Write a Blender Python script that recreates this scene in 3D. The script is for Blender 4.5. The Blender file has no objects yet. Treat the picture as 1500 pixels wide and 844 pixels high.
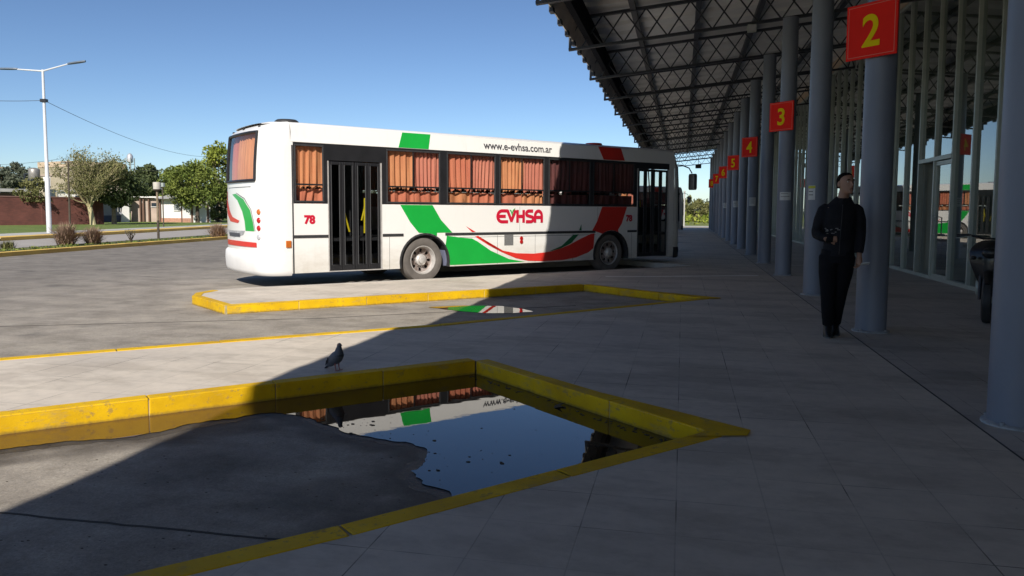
import bpy, bmesh, math, random
from mathutils import Vector, Matrix
random.seed(7)
R=math.radians; PI=math.pi
S=bpy.context.scene; COL=S.collection
# ------------------------------------------------------------------ helpers
def tag(o,label=None,cat=None,group=None,kind=None):
    if label: o['label']=label
    if cat: o['category']=cat
    if group: o['group']=group
    if kind: o['kind']=kind
    return o
def empty(name,loc,rz=0,**k):
    o=bpy.data.objects.new(name,None); COL.objects.link(o)
    o.location=loc; o.rotation_euler=(0,0,rz); o.empty_display_size=.2
    return tag(o,**k)
def children(o): return [c for c in bpy.data.objects if c.parent==o]
def copy_tree(o,parent=None):
    kids=children(o)
    c=o.copy(); COL.objects.link(c); c.parent=parent
    for ch in kids: copy_tree(ch,c)
    return c
class MB:
    def __init__(s): s.v=[]; s.f=[]; s.T=None
    def add(s,vs,fs):
        b=len(s.v)
        s.v+= [tuple(s.T@Vector(v)) if s.T else tuple(v) for v in vs]
        s.f+= [tuple(b+i for i in f) for f in fs]; return s
    def box(s,x0,x1,y0,y1,z0,z1):
        return s.add([(x0,y0,z0),(x1,y0,z0),(x1,y1,z0),(x0,y1,z0),(x0,y0,z1),(x1,y0,z1),(x1,y1,z1),(x0,y1,z1)],
          [(0,3,2,1),(4,5,6,7),(0,1,5,4),(1,2,6,5),(2,3,7,6),(3,0,4,7)])
    def bar(s,p,q,w,h,up=(0,0,1)):
        p=Vector(p);q=Vector(q);d=(q-p).normalized();up=Vector(up)
        if abs(d.dot(up))>.99: up=Vector((0,1,0))
        a=d.cross(up).normalized();b=a.cross(d).normalized();a*=w/2;b*=h/2
        return s.add([p-a-b,p+a-b,p+a+b,p-a+b,q-a-b,q+a-b,q+a+b,q-a+b],[(0,3,2,1),(4,5,6,7),(0,1,5,4),(1,2,6,5),(2,3,7,6),(3,0,4,7)])
    def tube(s,pts,r,n=8,cap=True,sx=1.0,sy=1.0):
        pts=[Vector(p) for p in pts]; k=len(pts)
        if not hasattr(r,'__len__'): r=[r]*k
        vs=[];fs=[];pa=None
        for i,p in enumerate(pts):
            d=(pts[min(i+1,k-1)]-pts[max(i-1,0)]).normalized()
            if pa is None:
                up=Vector((0,0,1)) if abs(d.z)<.9 else Vector((1,0,0))
                a=d.cross(up).normalized()
            else:
                a=(pa-d*pa.dot(d)).normalized()
            pa=a; b=d.cross(a)
            for j in range(n):
                t=2*PI*j/n; vs.append(p+a*math.cos(t)*r[i]*sx+b*math.sin(t)*r[i]*sy)
        for i in range(k-1):
            for j in range(n): fs.append((i*n+j,i*n+(j+1)%n,(i+1)*n+(j+1)%n,(i+1)*n+j))
        if cap: fs.append(tuple(range(n))[::-1]); fs.append(tuple((k-1)*n+j for j in range(n)))
        return s.add(vs,fs)
    def rings(s,rings,cap=True):  # list of equal length rings of points
        n=len(rings[0]); vs=[p for r in rings for p in r]; fs=[]
        for i in range(len(rings)-1):
            for j in range(n): fs.append((i*n+j,i*n+(j+1)%n,(i+1)*n+(j+1)%n,(i+1)*n+j))
        if cap: fs.append(tuple(range(n))[::-1]); fs.append(tuple((len(rings)-1)*n+j for j in range(n)))
        return s.add(vs,fs)
    def prism(s,out,fn,w0,w1):
        n=len(out); vs=[fn(u,v,w0) for u,v in out]+[fn(u,v,w1) for u,v in out]
        fs=[tuple(range(n)),tuple(range(2*n-1,n-1,-1))]+[(i,(i+1)%n,n+(i+1)%n,n+i) for i in range(n)]
        return s.add(vs,fs)
    def sheet(s,out,z):
        return s.add([(x,y,z) for x,y in out],[tuple(range(len(out)))])
    def lathe(s,prof,c,axis='z',n=24,cap=True):
        vs=[];fs=[]
        for r,h in prof:
            for j in range(n):
                t=2*PI*j/n; a,b=r*math.cos(t),r*math.sin(t)
                vs.append({'z':(c[0]+a,c[1]+b,c[2]+h),'y':(c[0]+a,c[1]+h,c[2]+b),'x':(c[0]+h,c[1]+a,c[2]+b)}[axis])
        for i in range(len(prof)-1):
            for j in range(n): fs.append((i*n+j,i*n+(j+1)%n,(i+1)*n+(j+1)%n,(i+1)*n+j))
        if cap: fs.append(tuple(range(n))); fs.append(tuple((len(prof)-1)*n+j for j in range(n)))
        return s.add(vs,fs)
    def ball(s,c,r,n=12,m=8):
        if not hasattr(r,'__len__'): r=(r,r,r)
        rg=[]
        for i in range(1,m):
            p=PI*i/m; rg.append([(c[0]+r[0]*math.sin(p)*math.cos(2*PI*j/n),c[1]+r[1]*math.sin(p)*math.sin(2*PI*j/n),c[2]-r[2]*math.cos(p)) for j in range(n)])
        return s.rings(rg)
    def build(s,name,m,parent=None,smooth=False,bevel=0,fix=True,ang=40):
        me=bpy.data.meshes.new(name); me.from_pydata(s.v,[],s.f)
        if fix:
            b=bmesh.new(); b.from_mesh(me); bmesh.ops.recalc_face_normals(b,faces=b.faces); b.to_mesh(me); b.free()
        me.materials.append(m)
        o=bpy.data.objects.new(name,me); COL.objects.link(o); o.parent=parent
        if smooth:
            me.polygons.foreach_set('use_smooth',[True]*len(me.polygons))
            try: me.set_sharp_from_angle(angle=R(ang))
            except Exception: pass
        if bevel:
            q=o.modifiers.new('bevel','BEVEL'); q.width=bevel; q.segments=2; q.limit_method='ANGLE'; q.angle_limit=R(40)
        return o
def bake(o,mods):   # replaces o's mesh by its evaluated mesh
    for t,kw in mods:
        q=o.modifiers.new(t,t)
        for a,b in kw.items(): setattr(q,a,b)
    dg=bpy.context.evaluated_depsgraph_get(); dg.update()
    me=bpy.data.meshes.new_from_object(o.evaluated_get(dg))
    old=o.data; o.modifiers.clear(); o.data=me
    if not me.materials and old.materials: me.materials.append(old.materials[0])
    me.polygons.foreach_set('use_smooth',[True]*len(me.polygons)); return o
def text(name,s,size,m,parent,loc,rot,ext=.002,bold=0,cx='LEFT',sx=1,slant=0):
    c=bpy.data.curves.new(name,'FONT'); c.body=s; c.size=size; c.extrude=ext; c.offset=bold; c.align_x=cx; c.shear=slant
    o=bpy.data.objects.new(name,c); COL.objects.link(o)
    dg=bpy.context.evaluated_depsgraph_get(); dg.update()
    me=bpy.data.meshes.new_from_object(o.evaluated_get(dg)); bpy.data.objects.remove(o)
    me.materials.clear(); me.materials.append(m)
    o=bpy.data.objects.new(name,me); COL.objects.link(o); o.parent=parent; o.location=loc; o.rotation_euler=rot; o.scale=(sx,1,1)
    return o
# ------------------------------------------------------------------ materials
def nt(name):
    m=bpy.data.materials.new(name); m.use_nodes=True; n=m.node_tree; b=n.nodes['Principled BSDF']; return m,n,b
def N(n,t,**k):
    x=n.nodes.new(t)
    for a,v in k.items():
        if a in x.inputs.keys(): x.inputs[a].default_value=v
        else: setattr(x,a,v)
    return x
def col4(c): return (c[0],c[1],c[2],1)
def sc(c,k): return tuple(min(1,max(0,x*k)) for x in c)
def mat(name,base,rough=.6,var=.15,scale=3,bump=0,bscale=30,metal=0,coat=0,c2=None,detail=6,spec=.5,stretch=None):
    m,n,b=nt(name); b.inputs['Roughness'].default_value=rough; b.inputs['Metallic'].default_value=metal
    b.inputs['Coat Weight'].default_value=coat; b.inputs['Specular IOR Level'].default_value=spec
    tc=N(n,'ShaderNodeTexCoord'); src=tc.outputs['Object']
    if stretch:
        mp=N(n,'ShaderNodeMapping'); mp.inputs['Scale'].default_value=stretch; n.links.new(src,mp.inputs[0]); src=mp.outputs[0]
    no=N(n,'ShaderNodeTexNoise',Scale=scale,Detail=detail,Roughness=.62); n.links.new(src,no.inputs['Vector'])
    cr=N(n,'ShaderNodeValToRGB'); n.links.new(no.outputs['Fac'],cr.inputs[0])
    cr.color_ramp.elements[0].position=.32; cr.color_ramp.elements[1].position=.68
    cr.color_ramp.elements[0].color=col4(c2 if c2 else sc(base,1-var)); cr.color_ramp.elements[1].color=col4(base if c2 else sc(base,1+var))
    n.links.new(cr.outputs[0],b.inputs['Base Color'])
    if bump:
        n2=N(n,'ShaderNodeTexNoise',Scale=bscale,Detail=5); n.links.new(src,n2.inputs['Vector'])
        bp=N(n,'ShaderNodeBump',Strength=bump,Distance=.01); n.links.new(n2.outputs['Fac'],bp.inputs['Height']); n.links.new(bp.outputs[0],b.inputs['Normal'])
    return m
def math_(n,op,a,b=None,clamp=False):
    x=N(n,'ShaderNodeMath',operation=op,use_clamp=clamp)
    for i,s in enumerate((a,b)):
        if s is None: continue
        if hasattr(s,'is_linked'): n.links.new(s,x.inputs[i])
        else: x.inputs[i].default_value=s
    return x.outputs[0]
def glassmat(name,tint=(.8,.85,.85),ior=1.5,gl=1.0,dark=0,boost=1.0):
    m,n,b=nt(name); n.nodes.remove(b); out=n.nodes['Material Output']
    tr=N(n,'ShaderNodeBsdfTransparent'); tr.inputs[0].default_value=col4(tint)
    g=N(n,'ShaderNodeBsdfGlossy'); g.inputs['Roughness'].default_value=.01; g.inputs['Color'].default_value=(.95,.97,.97,1)
    # Schlick reflectance, the same from either side of a thin pane
    ge=N(n,'ShaderNodeNewGeometry'); dp=N(n,'ShaderNodeVectorMath',operation='DOT_PRODUCT'); n.links.new(ge.outputs['Normal'],dp.inputs[0]); n.links.new(ge.outputs['Incoming'],dp.inputs[1])
    c1=math_(n,'SUBTRACT',1.0,math_(n,'ABSOLUTE',dp.outputs['Value']),True); f0=((ior-1)/(ior+1))**2
    f5=math_(n,'ADD',math_(n,'MULTIPLY',math_(n,'POWER',c1,5.0),1-f0),f0)
    mu=N(n,'ShaderNodeMath',operation='MULTIPLY',use_clamp=True); mu.inputs[1].default_value=boost
    n.links.new(f5,mu.inputs[0])
    mx=N(n,'ShaderNodeMixShader'); n.links.new(mu.outputs[0],mx.inputs[0]); n.links.new(tr.outputs[0],mx.inputs[1]); n.links.new(g.outputs[0],mx.inputs[2])
    n.links.new(mx.outputs[0],out.inputs[0]); return m
def ramp(n,src,stops):
    cr=N(n,'ShaderNodeValToRGB'); e=cr.color_ramp.elements
    e[0].position,e[0].color=stops[0][0],col4(stops[0][1]); e[1].position,e[1].color=stops[-1][0],col4(stops[-1][1])
    for p,c in stops[1:-1]: q=e.new(p); q.color=col4(c)
    n.links.new(src,cr.inputs[0]); return cr.outputs[0]
def mixc(n,fac,a,b,mode='MIX'):
    x=N(n,'ShaderNodeMix',data_type='RGBA',blend_type=mode)
    for s,i in ((fac,0),(a,6),(b,7)):
        if hasattr(s,'links') or hasattr(s,'is_linked'): n.links.new(s,x.inputs[i])
        elif i==0: x.inputs[0].default_value=s
        else: x.inputs[i].default_value=col4(s)
    return x.outputs[2]
def noise(n,src,scale,detail=6,rough=.6,mapping=None):
    if mapping:
        mp=N(n,'ShaderNodeMapping'); mp.inputs['Scale'].default_value=mapping[0]; mp.inputs['Rotation'].default_value=(0,0,mapping[1]); n.links.new(src,mp.inputs[0]); src=mp.outputs[0]
    x=N(n,'ShaderNodeTexNoise',Scale=scale,Detail=detail,Roughness=rough); n.links.new(src,x.inputs['Vector']); return x.outputs['Fac']
def bumpn(n,b,src,strength,dist=.01):
    bp=N(n,'ShaderNodeBump',Strength=strength,Distance=dist); n.links.new(src,bp.inputs['Height']); n.links.new(bp.outputs[0],b.inputs['Normal'])


# paving of 40 cm slabs with thin joints
def paving_mat(name,c,joint=(.05,.045,.04)):
    m,n,b=nt(name); P_=N(n,'ShaderNodeTexCoord').outputs['Object']
    br=N(n,'ShaderNodeTexBrick',offset=0.0,squash=1.0); n.links.new(P_,br.inputs['Vector'])
    br.inputs['Scale'].default_value=1; br.inputs['Brick Width'].default_value=.4; br.inputs['Row Height'].default_value=.4
    br.inputs['Mortar Size'].default_value=.0035; br.inputs['Mortar Smooth'].default_value=.3
    br.inputs['Color1'].default_value=col4(sc(c,.95)); br.inputs['Color2'].default_value=col4(sc(c,1.04)); br.inputs['Mortar'].default_value=col4(sc(c,.86))
    big=noise(n,P_,.35,5); fine=noise(n,P_,9,8,.7); jn=noise(n,P_,1.1,3)
    base=mixc(n,1.0,br.outputs['Color'],ramp(n,big,[(.3,(.82,.82,.83)),(.5,(1,1,1)),(.7,(1.06,1.05,1.02))]),'MULTIPLY')
    base=mixc(n,1.0,base,ramp(n,fine,[(.25,(.86,.86,.86)),(.55,(1,1,1)),(.8,(1.05,1.05,1.05))]),'MULTIPLY')
    # joints: some of them open and dark
    jm=math_(n,'MULTIPLY',br.outputs['Fac'],ramp(n,jn,[(.5,(.04,.04,.04)),(.64,(.9,.9,.9))]))
    base=mixc(n,jm,base,joint)
    st=ramp(n,noise(n,P_,2.3,4),[(.66,(0,0,0)),(.74,(1,1,1))]); base=mixc(n,math_(n,'MULTIPLY',st,.32),base,sc(c,.45)); wr=ramp(n,noise(n,P_,.7,8,.7,((1,2.2,1),.6)),[(.42,(.84,.83,.82)),(.5,(1,1,1)),(.62,(1.07,1.06,1.05))]); base=mixc(n,1.0,base,wr,'MULTIPLY')
    sp=ramp(n,noise(n,P_,26,2),[(.74,(0,0,0)),(.77,(1,1,1))]); base=mixc(n,math_(n,'MULTIPLY',sp,.5),base,sc(c,.35))
    n.links.new(base,b.inputs['Base Color']); b.inputs['Specular IOR Level'].default_value=.35
    n.links.new(ramp(n,big,[(.3,(.62,)*3),(.7,(.85,)*3)]),b.inputs['Roughness'])
    h=math_(n,'SUBTRACT',fine,math_(n,'MULTIPLY',br.outputs['Fac'],.8)); bumpn(n,b,h,.35,.006)
    return m
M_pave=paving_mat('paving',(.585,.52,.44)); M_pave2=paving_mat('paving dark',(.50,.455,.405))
def yard_mat():
    m,n,b=nt('yard'); P_=N(n,'ShaderNodeTexCoord').outputs['Object']
    sx=N(n,'ShaderNodeSeparateXYZ'); n.links.new(P_,sx.inputs[0]); x,y=sx.outputs[0],sx.outputs[1]
    big=noise(n,P_,.18,5,.6,((1,.35,1),R(20))); mid=noise(n,P_,1.3,7,.65); fine=noise(n,P_,40,6,.7); streak=noise(n,P_,.5,6,.65,((1,5,1),R(38)))
    d=math_(n,'ADD',x,math_(n,'MULTIPLY',big,3)); f=ramp(n,math_(n,'MULTIPLY',math_(n,'ADD',d,12),.12,True),[(.0,(0,0,0)),(.75,(1,1,1))])
    asp=ramp(n,mid,[(.3,(.185,.165,.143)),(.7,(.26,.234,.203))]); con=ramp(n,mid,[(.3,(.28,.248,.207)),(.7,(.38,.34,.29))])
    c=mixc(n,f,asp,con)
    c=mixc(n,1.0,c,ramp(n,streak,[(.3,(.78,.77,.77)),(.5,(1,1,1)),(.75,(1.12,1.12,1.1))]),'MULTIPLY')
    c=mixc(n,1.0,c,ramp(n,fine,[(.3,(.8,.8,.8)),(.7,(1.12,1.12,1.12))]),'MULTIPLY')
    oil=ramp(n,noise(n,P_,.9,4,.5),[(.62,(0,0,0)),(.72,(1,1,1))]); c=mixc(n,math_(n,'MULTIPLY',oil,.4),c,(.07,.065,.06))
    wet=N(n,'ShaderNodeAttribute',attribute_name='wet').outputs['Fac']
    nz_=noise(n,P_,5,8,.72); wet=math_(n,'ADD',wet,math_(n,'MULTIPLY',math_(n,'MULTIPLY',math_(n,'SUBTRACT',nz_,.5),wet),1.6),True)
    c=mixc(n,math_(n,'MULTIPLY',ramp(n,wet,[(.10,(0,0,0)),(.28,(.6,)*3),(.55,(1,1,1))]),.76),c,(.070,.058,.046))
    c=mixc(n,1.0,c,ramp(n,noise(n,P_,2.2,9,.75),[(.35,(.74,.73,.71)),(.5,(1,1,1)),(.66,(1.2,1.19,1.16))]),'MULTIPLY')
    c=mixc(n,1.0,c,ramp(n,noise(n,P_,90,4,.8),[(.35,(.8,.8,.8)),(.65,(1.15,1.15,1.15))]),'MULTIPLY')
    n.links.new(c,b.inputs['Base Color'])
    n.links.new(ramp(n,wet,[(0,(.85,)*3),(1,(.55,)*3)]),b.inputs['Roughness']); b.inputs['Specular IOR Level'].default_value=.3
    bumpn(n,b,fine,.5,.008); return m
M_yard=yard_mat()
M_yellow=None
M_mort=mat('kerb mortar',(.42,.36,.22),.9,.2,8)
def yellow_mat():
    m,n,b=nt('kerb paint'); P_=N(n,'ShaderNodeTexCoord').outputs['Object']
    mid=noise(n,P_,2.5,6,.65); fine=noise(n,P_,14,8,.75); str_=noise(n,P_,5,6,.7,((1,1,6),0))
    c=ramp(n,mid,[(.3,(.60,.36,.008)),(.55,(.74,.46,.006)),(.75,(.82,.54,.006))])
    big=noise(n,P_,.8,4); c=mixc(n,1.0,c,ramp(n,big,[(.35,(.80,.76,.72)),(.6,(1,1,1))]),'MULTIPLY')
    w=ramp(n,math_(n,'MULTIPLY',fine,math_(n,'ADD',str_,.5)),[(.58,(0,0,0)),(.66,(1,1,1))]); c=mixc(n,math_(n,'MULTIPLY',w,.7),c,(.30,.20,.07))
    w2=ramp(n,noise(n,P_,2.7,8,.75,((1,1,2.5),0)),[(.54,(0,0,0)),(.64,(1,1,1))]); c=mixc(n,math_(n,'MULTIPLY',w2,.5),c,(.34,.25,.11))
    cr_=ramp(n,noise(n,P_,30,3,.8),[(.66,(0,0,0)),(.70,(1,1,1))]); c=mixc(n,math_(n,'MULTIPLY',cr_,.5),c,(.20,.13,.04))
    sx=N(n,'ShaderNodeSeparateXYZ'); n.links.new(P_,sx.inputs[0])
    lo=ramp(n,math_(n,'ADD',math_(n,'MULTIPLY',math_(n,'ADD',sx.outputs[2],.125),9),math_(n,'MULTIPLY',fine,.5)),[(.25,(1,1,1)),(.5,(0,0,0))])
    c=mixc(n,math_(n,'MULTIPLY',lo,.8),c,(.10,.075,.04))   # mud splashed along the foot
    n.links.new(c,b.inputs['Base Color']); b.inputs['Roughness'].default_value=.7; b.inputs['Specular IOR Level'].default_value=.2
    bumpn(n,b,fine,.5,.006); return m
M_yellow=yellow_mat()
M_yellow_old=mat('kerb paint worn',(.74,.52,.12),.8,c2=(.60,.36,.09),scale=.9)
M_white=mat('bus white paint',(.80,.78,.74),.28,.025,.7,coat=.35)
def bus_white():
    m,n,b=nt('bus white'); P_=N(n,'ShaderNodeTexCoord').outputs['Object']; b.inputs['Roughness'].default_value=.3; b.inputs['Coat Weight'].default_value=.35
    s_=N(n,'ShaderNodeSeparateXYZ'); n.links.new(P_,s_.inputs[0])
    low=math_(n,'ADD',math_(n,'MULTIPLY',s_.outputs[2],-.9),1.15); g=math_(n,'MULTIPLY',ramp(n,low,[(0,(0,0,0)),(1,(1,1,1))]),noise(n,P_,2.2,8,.72,((1,1,2.5),0)))
    c=mixc(n,ramp(n,g,[(.18,(0,0,0)),(.6,(.75,.75,.75))]),(.80,.785,.75),(.50,.44,.35))
    st_=ramp(n,noise(n,P_,7,6,.7,((1,1,.12),0)),[(.55,(0,0,0)),(.75,(1,1,1))]); c=mixc(n,math_(n,'MULTIPLY',st_,.14),c,(.42,.38,.32))
    n.links.new(c,b.inputs['Base Color']); bumpn(n,b,noise(n,P_,1.3,2),.12,.02); return m
M_white2=mat('bus white bumper',(.76,.74,.71),.5,.06,2,bump=.1,bscale=6)
M_green=mat('green paint',(.012,.36,.05),.3,.06,2,coat=.3)
M_dgreen=mat('dark green paint',(.02,.16,.06),.3,.06,2,coat=.3)
M_red=mat('red paint',(.66,.035,.025),.3,.06,2,coat=.3)
M_crim=mat('crimson lettering',(.55,.012,.04),.35,.05,2)
M_black=mat('black frame',(.018,.018,.02),.35,.2,3)
M_rubber=mat('rubber',(.03,.03,.032),.6,.25,8)
M_tyre=mat('dusty tyre',(.125,.11,.098),.9,.18,5,bump=.3,bscale=40)
M_rim=mat('rusty steel rim',(.42,.38,.36),.5,c2=(.16,.10,.075),scale=7,metal=.3)
M_hub=mat('hub steel',(.6,.57,.54),.4,.15,9,metal=.4)
M_curt=mat('salmon curtain',(.62,.215,.115),.85,c2=(.52,.145,.085),scale=1.3)
M_dark=mat('dark interior',(.02,.02,.022),.8,.2,2)
M_text=mat('grey lettering',(.06,.06,.07),.5,.05,2)
M_rail=mat('yellow rail',(.75,.6,.02),.4,.05,2)
M_amber=mat('amber lens',(.50,.13,.02),.2,.1,5,coat=.5); M_rlens=mat('red lens',(.42,.012,.012),.2,.1,5,coat=.5); M_clens=mat('clear lens',(.45,.45,.47),.15,.1,5,coat=.5)
M_bglass=glassmat('bus window glass',(.88,.88,.87),1.45); M_dglass=glassmat('tinted door glass',(.66,.67,.68),1.45)
M_tglass=glassmat('terminal glass',(.50,.56,.54),1.52,boost=1.7)
M_chrome=mat('mirror',(.8,.8,.8),.05,.02,1,metal=1)
M_steel=mat('canopy steel',(.028,.032,.042),.5,.2,2)
M_deck=mat('canopy deck',(.78,.77,.73),.8,c2=(.62,.61,.59),scale=.8)
M_fascia=mat('canopy soffit strip',(.78,.69,.57),.75,.15,1.2)
M_colm=mat('column paint',(.215,.235,.285),.45,c2=(.165,.183,.228),scale=1.6,bump=.12,bscale=9,stretch=(1,1,.35))
M_alu=mat('aluminium',(.40,.43,.39),.4,.08,4,metal=.3)
M_beige=mat('beige render',(.50,.38,.27),.85,.08,1)
M_sign=mat('sign red',(.85,.022,.012),.7,.05,3,spec=.15); M_signb=mat('sign border',(.75,.2,.13),.5,.03,3); M_signy=mat('sign yellow',(.85,.62,.0),.7,.04,3,spec=.15)
M_paper=mat('paper',(.62,.62,.6),.8,.05,8); M_ink=mat('print',(.1,.1,.1),.8,.1,8); M_pgreen=mat('paper yellow head',(.55,.55,.06),.8,.05,8)
def grass_mat(name,a,b_,scale=.6):
    m,n,b=nt(name); P_=N(n,'ShaderNodeTexCoord').outputs['Object']
    c=ramp(n,noise(n,P_,scale,7,.7),[(.32,a),(.68,b_)]); c=mixc(n,1.0,c,ramp(n,noise(n,P_,18,6,.7),[(.3,(.6,.6,.6)),(.7,(1.25,1.25,1.25))]),'MULTIPLY')
    n.links.new(c,b.inputs['Base Color']); b.inputs['Roughness'].default_value=.95; bumpn(n,b,noise(n,P_,30,4),1,.05); return m
M_grass=grass_mat('lawn',(.10,.15,.025),(.19,.25,.05)); M_field=grass_mat('field',(.10,.13,.035),(.24,.27,.06),.08)
M_verge=grass_mat('verge',(.05,.075,.02),(.16,.15,.06),1.2)
M_road=mat('road concrete',(.34,.31,.28),.9,.1,.5,bump=.2); M_walk=mat('sidewalk',(.42,.41,.38),.9,.08,.8)
def leafm(name,a,b_,sc_=.5):
    m,n,b=nt(name); P_=N(n,'ShaderNodeTexCoord').outputs['Object']
    c=ramp(n,noise(n,P_,sc_,3),[(.35,a),(.65,b_)]); n.links.new(mixc(n,1.0,c,ramp(n,noise(n,P_,4,3),[(.3,(.65,.65,.65)),(.7,(1.3,1.3,1.3))]),'MULTIPLY'),b.inputs['Base Color'])
    b.inputs['Roughness'].default_value=.7; b.inputs['Specular IOR Level'].default_value=.2; return m
M_leafD=leafm('leaf dark',(.042,.06,.022),(.095,.115,.042)); M_leafG=leafm('leaf green',(.08,.115,.022),(.19,.22,.045))
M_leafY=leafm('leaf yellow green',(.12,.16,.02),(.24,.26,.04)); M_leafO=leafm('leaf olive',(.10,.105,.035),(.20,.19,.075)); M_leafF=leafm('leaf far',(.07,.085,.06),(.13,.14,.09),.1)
M_bark=mat('bark',(.22,.17,.11),.9,.25,6); M_barkD=mat('bark dark',(.07,.055,.04),.9,.25,6); M_twig=mat('twig',(.42,.36,.20),.9,.2,3)
M_dry=mat('dry grass blades',(.38,.27,.17),.9,c2=(.22,.13,.10),scale=6)
M_white=bus_white()
# ------------------------------------------------------------------ camera (1.35 m above the walkway, looking a little left of the colonnade)
H=1.35; F=1130.; YAW=R(12.418); pit=math.atan(.0774); roll=.005
fw=Vector((-math.sin(YAW)*math.cos(pit),math.cos(YAW)*math.cos(pit),-math.sin(pit))); rt=Vector((math.cos(YAW),math.sin(YAW),0)); up=rt.cross(fw)
r2=rt*math.cos(roll)+up*math.sin(roll); u2=-rt*math.sin(roll)+up*math.cos(roll)
cd=bpy.data.cameras.new('camera'); cam=bpy.data.objects.new('camera',cd); COL.objects.link(cam)
cam.matrix_world=Matrix(((r2.x,u2.x,-fw.x,0),(r2.y,u2.y,-fw.y,0),(r2.z,u2.z,-fw.z,H),(0,0,0,1)))
cd.sensor_width=36; cd.lens=36*F/1500; cd.shift_y=-26/1500; cd.clip_start=.05; cd.clip_end=3000; S.camera=cam
def at(px,D):   # ground position seen in direction px at depth D (for the far background)
    a=(px-750)/F; return (D*(a*math.cos(YAW)-math.sin(YAW)),D*(a*math.sin(YAW)+math.cos(YAW)))
GZ=-.15; YZ=-.126; WZ=-.119
# ------------------------------------------------------------------ light
sd=Vector((-.125,1.376,-1)).normalized()
sl=bpy.data.lights.new('sun','SUN'); sl.energy=3.75; sl.angle=R(.5); sl.color=(1,.945,.86)
so=bpy.data.objects.new('sun',sl); COL.objects.link(so); so.rotation_euler=sd.to_track_quat('-Z','Y').to_euler(); so.location=(0,-30,30)
W=bpy.data.worlds.new('World'); S.world=W; W.use_nodes=True; wn=W.node_tree
sk=wn.nodes.new('ShaderNodeTexSky'); sk.sky_type='NISHITA'; sk.sun_disc=False; sk.sun_elevation=math.asin(-sd.z); sk.sun_rotation=math.atan2(-sd.x,-sd.y)
sk.air_density=.75; sk.dust_density=.35; sk.ozone_density=2.6; sk.altitude=30
gm_=wn.nodes.new('ShaderNodeGamma'); gm_.inputs[1].default_value=1.2; wn.links.new(sk.outputs[0],gm_.inputs[0]); hs_=wn.nodes.new('ShaderNodeHueSaturation'); hs_.inputs['Saturation'].default_value=1.0; wn.links.new(gm_.outputs[0],hs_.inputs['Color']); wn.links.new(hs_.outputs[0],wn.nodes['Background'].inputs[0]); wn.nodes['Background'].inputs[1].default_value=.048
S.view_settings.view_transform='Standard'; S.view_settings.look='None'; S.view_settings.exposure=.68; S.view_settings.gamma=1
S.render.engine='CYCLES'; S.cycles.diffuse_bounces=6; S.cycles.max_bounces=14; S.cycles.transparent_max_bounces=16
# ------------------------------------------------------------------ ground
def struct(o): o['kind']='structure'; return o
struct(MB().sheet([(-900,-300),(900,-300),(900,1500),(-900,1500)],GZ-.02).build('ground',M_field))
kerb1=[(-17.2,-12),(-20.04,19.3),(-20.75,24.7),(-21.7,33.4),(-24.6,60),(-26.5,76)]
vb=[(-20,-12),(-23.6,22.7),(-26.3,40.5),(-29.2,62),(-31,76)]
kerb2=[(-21.5,-12),(-30.4,29.4),(-32.1,38.3),(-35.9,55.3),(-42,84),(-48,112)]
swb=[(-27,-12),(-36.3,35.3),(-38.9,49),(-42,64.7),(-48,92),(-54,118)]
struct(MB().sheet([(9,-30),(-17,-30)]+kerb1+[(-24,77),(14,77),(14,66),(5,66)],YZ).build('yard',M_yard))
struct(MB().sheet([(14,77),(-60,78),(-60,84),(14,83)],GZ-.010).build('far_road',M_walk))
struct(MB().sheet(kerb1+vb[::-1],GZ+.05).build('verge',M_verge))
struct(MB().sheet(vb[:1]+vb+[(-40,110)]+kerb2[::-1],GZ-.006).build('internal_road',M_road))
struct(MB().sheet(kerb2+swb[::-1],GZ+.1).build('sidewalk',M_walk))
struct(MB().sheet(swb+[(-80,150),(-130,80),(-90,-12)],GZ+.04).build('lawn',M_grass))
def ribbon_kerb(pts,name,w,h,m,side=1):
    b=MB(); 
    for (x0,y0),(x1,y1) in zip(pts,pts[1:]):
        L=math.hypot(x1-x0,y1-y0); k=max(1,round(L/1.0)); ux,uy=(x1-x0)/L,(y1-y0)/L; nx,ny=-uy*side,ux*side
        for i in range(k):
            a=i*L/k+.003; c=(i+1)*L/k-.003; j=random.uniform(-.004,.004); jz=random.uniform(-.003,.003)
            q=[(x0+ux*a+nx*j,y0+uy*a+ny*j),(x0+ux*c+nx*j,y0+uy*c+ny*j),(x0+ux*c+nx*w,y0+uy*c+ny*w),(x0+ux*a+nx*w,y0+uy*a+ny*w)]
            b.prism(q,lambda u,v,z:(u,v,z),GZ-.05,h+jz)
    f=MB()
    for (x0,y0),(x1,y1) in zip(pts,pts[1:]):
        L=math.hypot(x1-x0,y1-y0); ux,uy=(x1-x0)/L,(y1-y0)/L; nx,ny=-uy*side,ux*side
        f.prism([(x0+nx*.007,y0+ny*.007),(x1+nx*.007,y1+ny*.007),(x1+nx*(w-.007),y1+ny*(w-.007)),(x0+nx*(w-.007),y0+ny*(w-.007))],lambda u,v,z:(u,v,z),GZ-.04,h-.006)
    struct(f.build('kerb_mortar',M_mort))
    return struct(b.build(name,m,bevel=.007))
ribbon_kerb(kerb1[1:],'kerb',.30,GZ+.16,M_yellow_old); ribbon_kerb(kerb2[1:],'kerb',1.0,GZ+.16,M_yellow_old)
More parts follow.
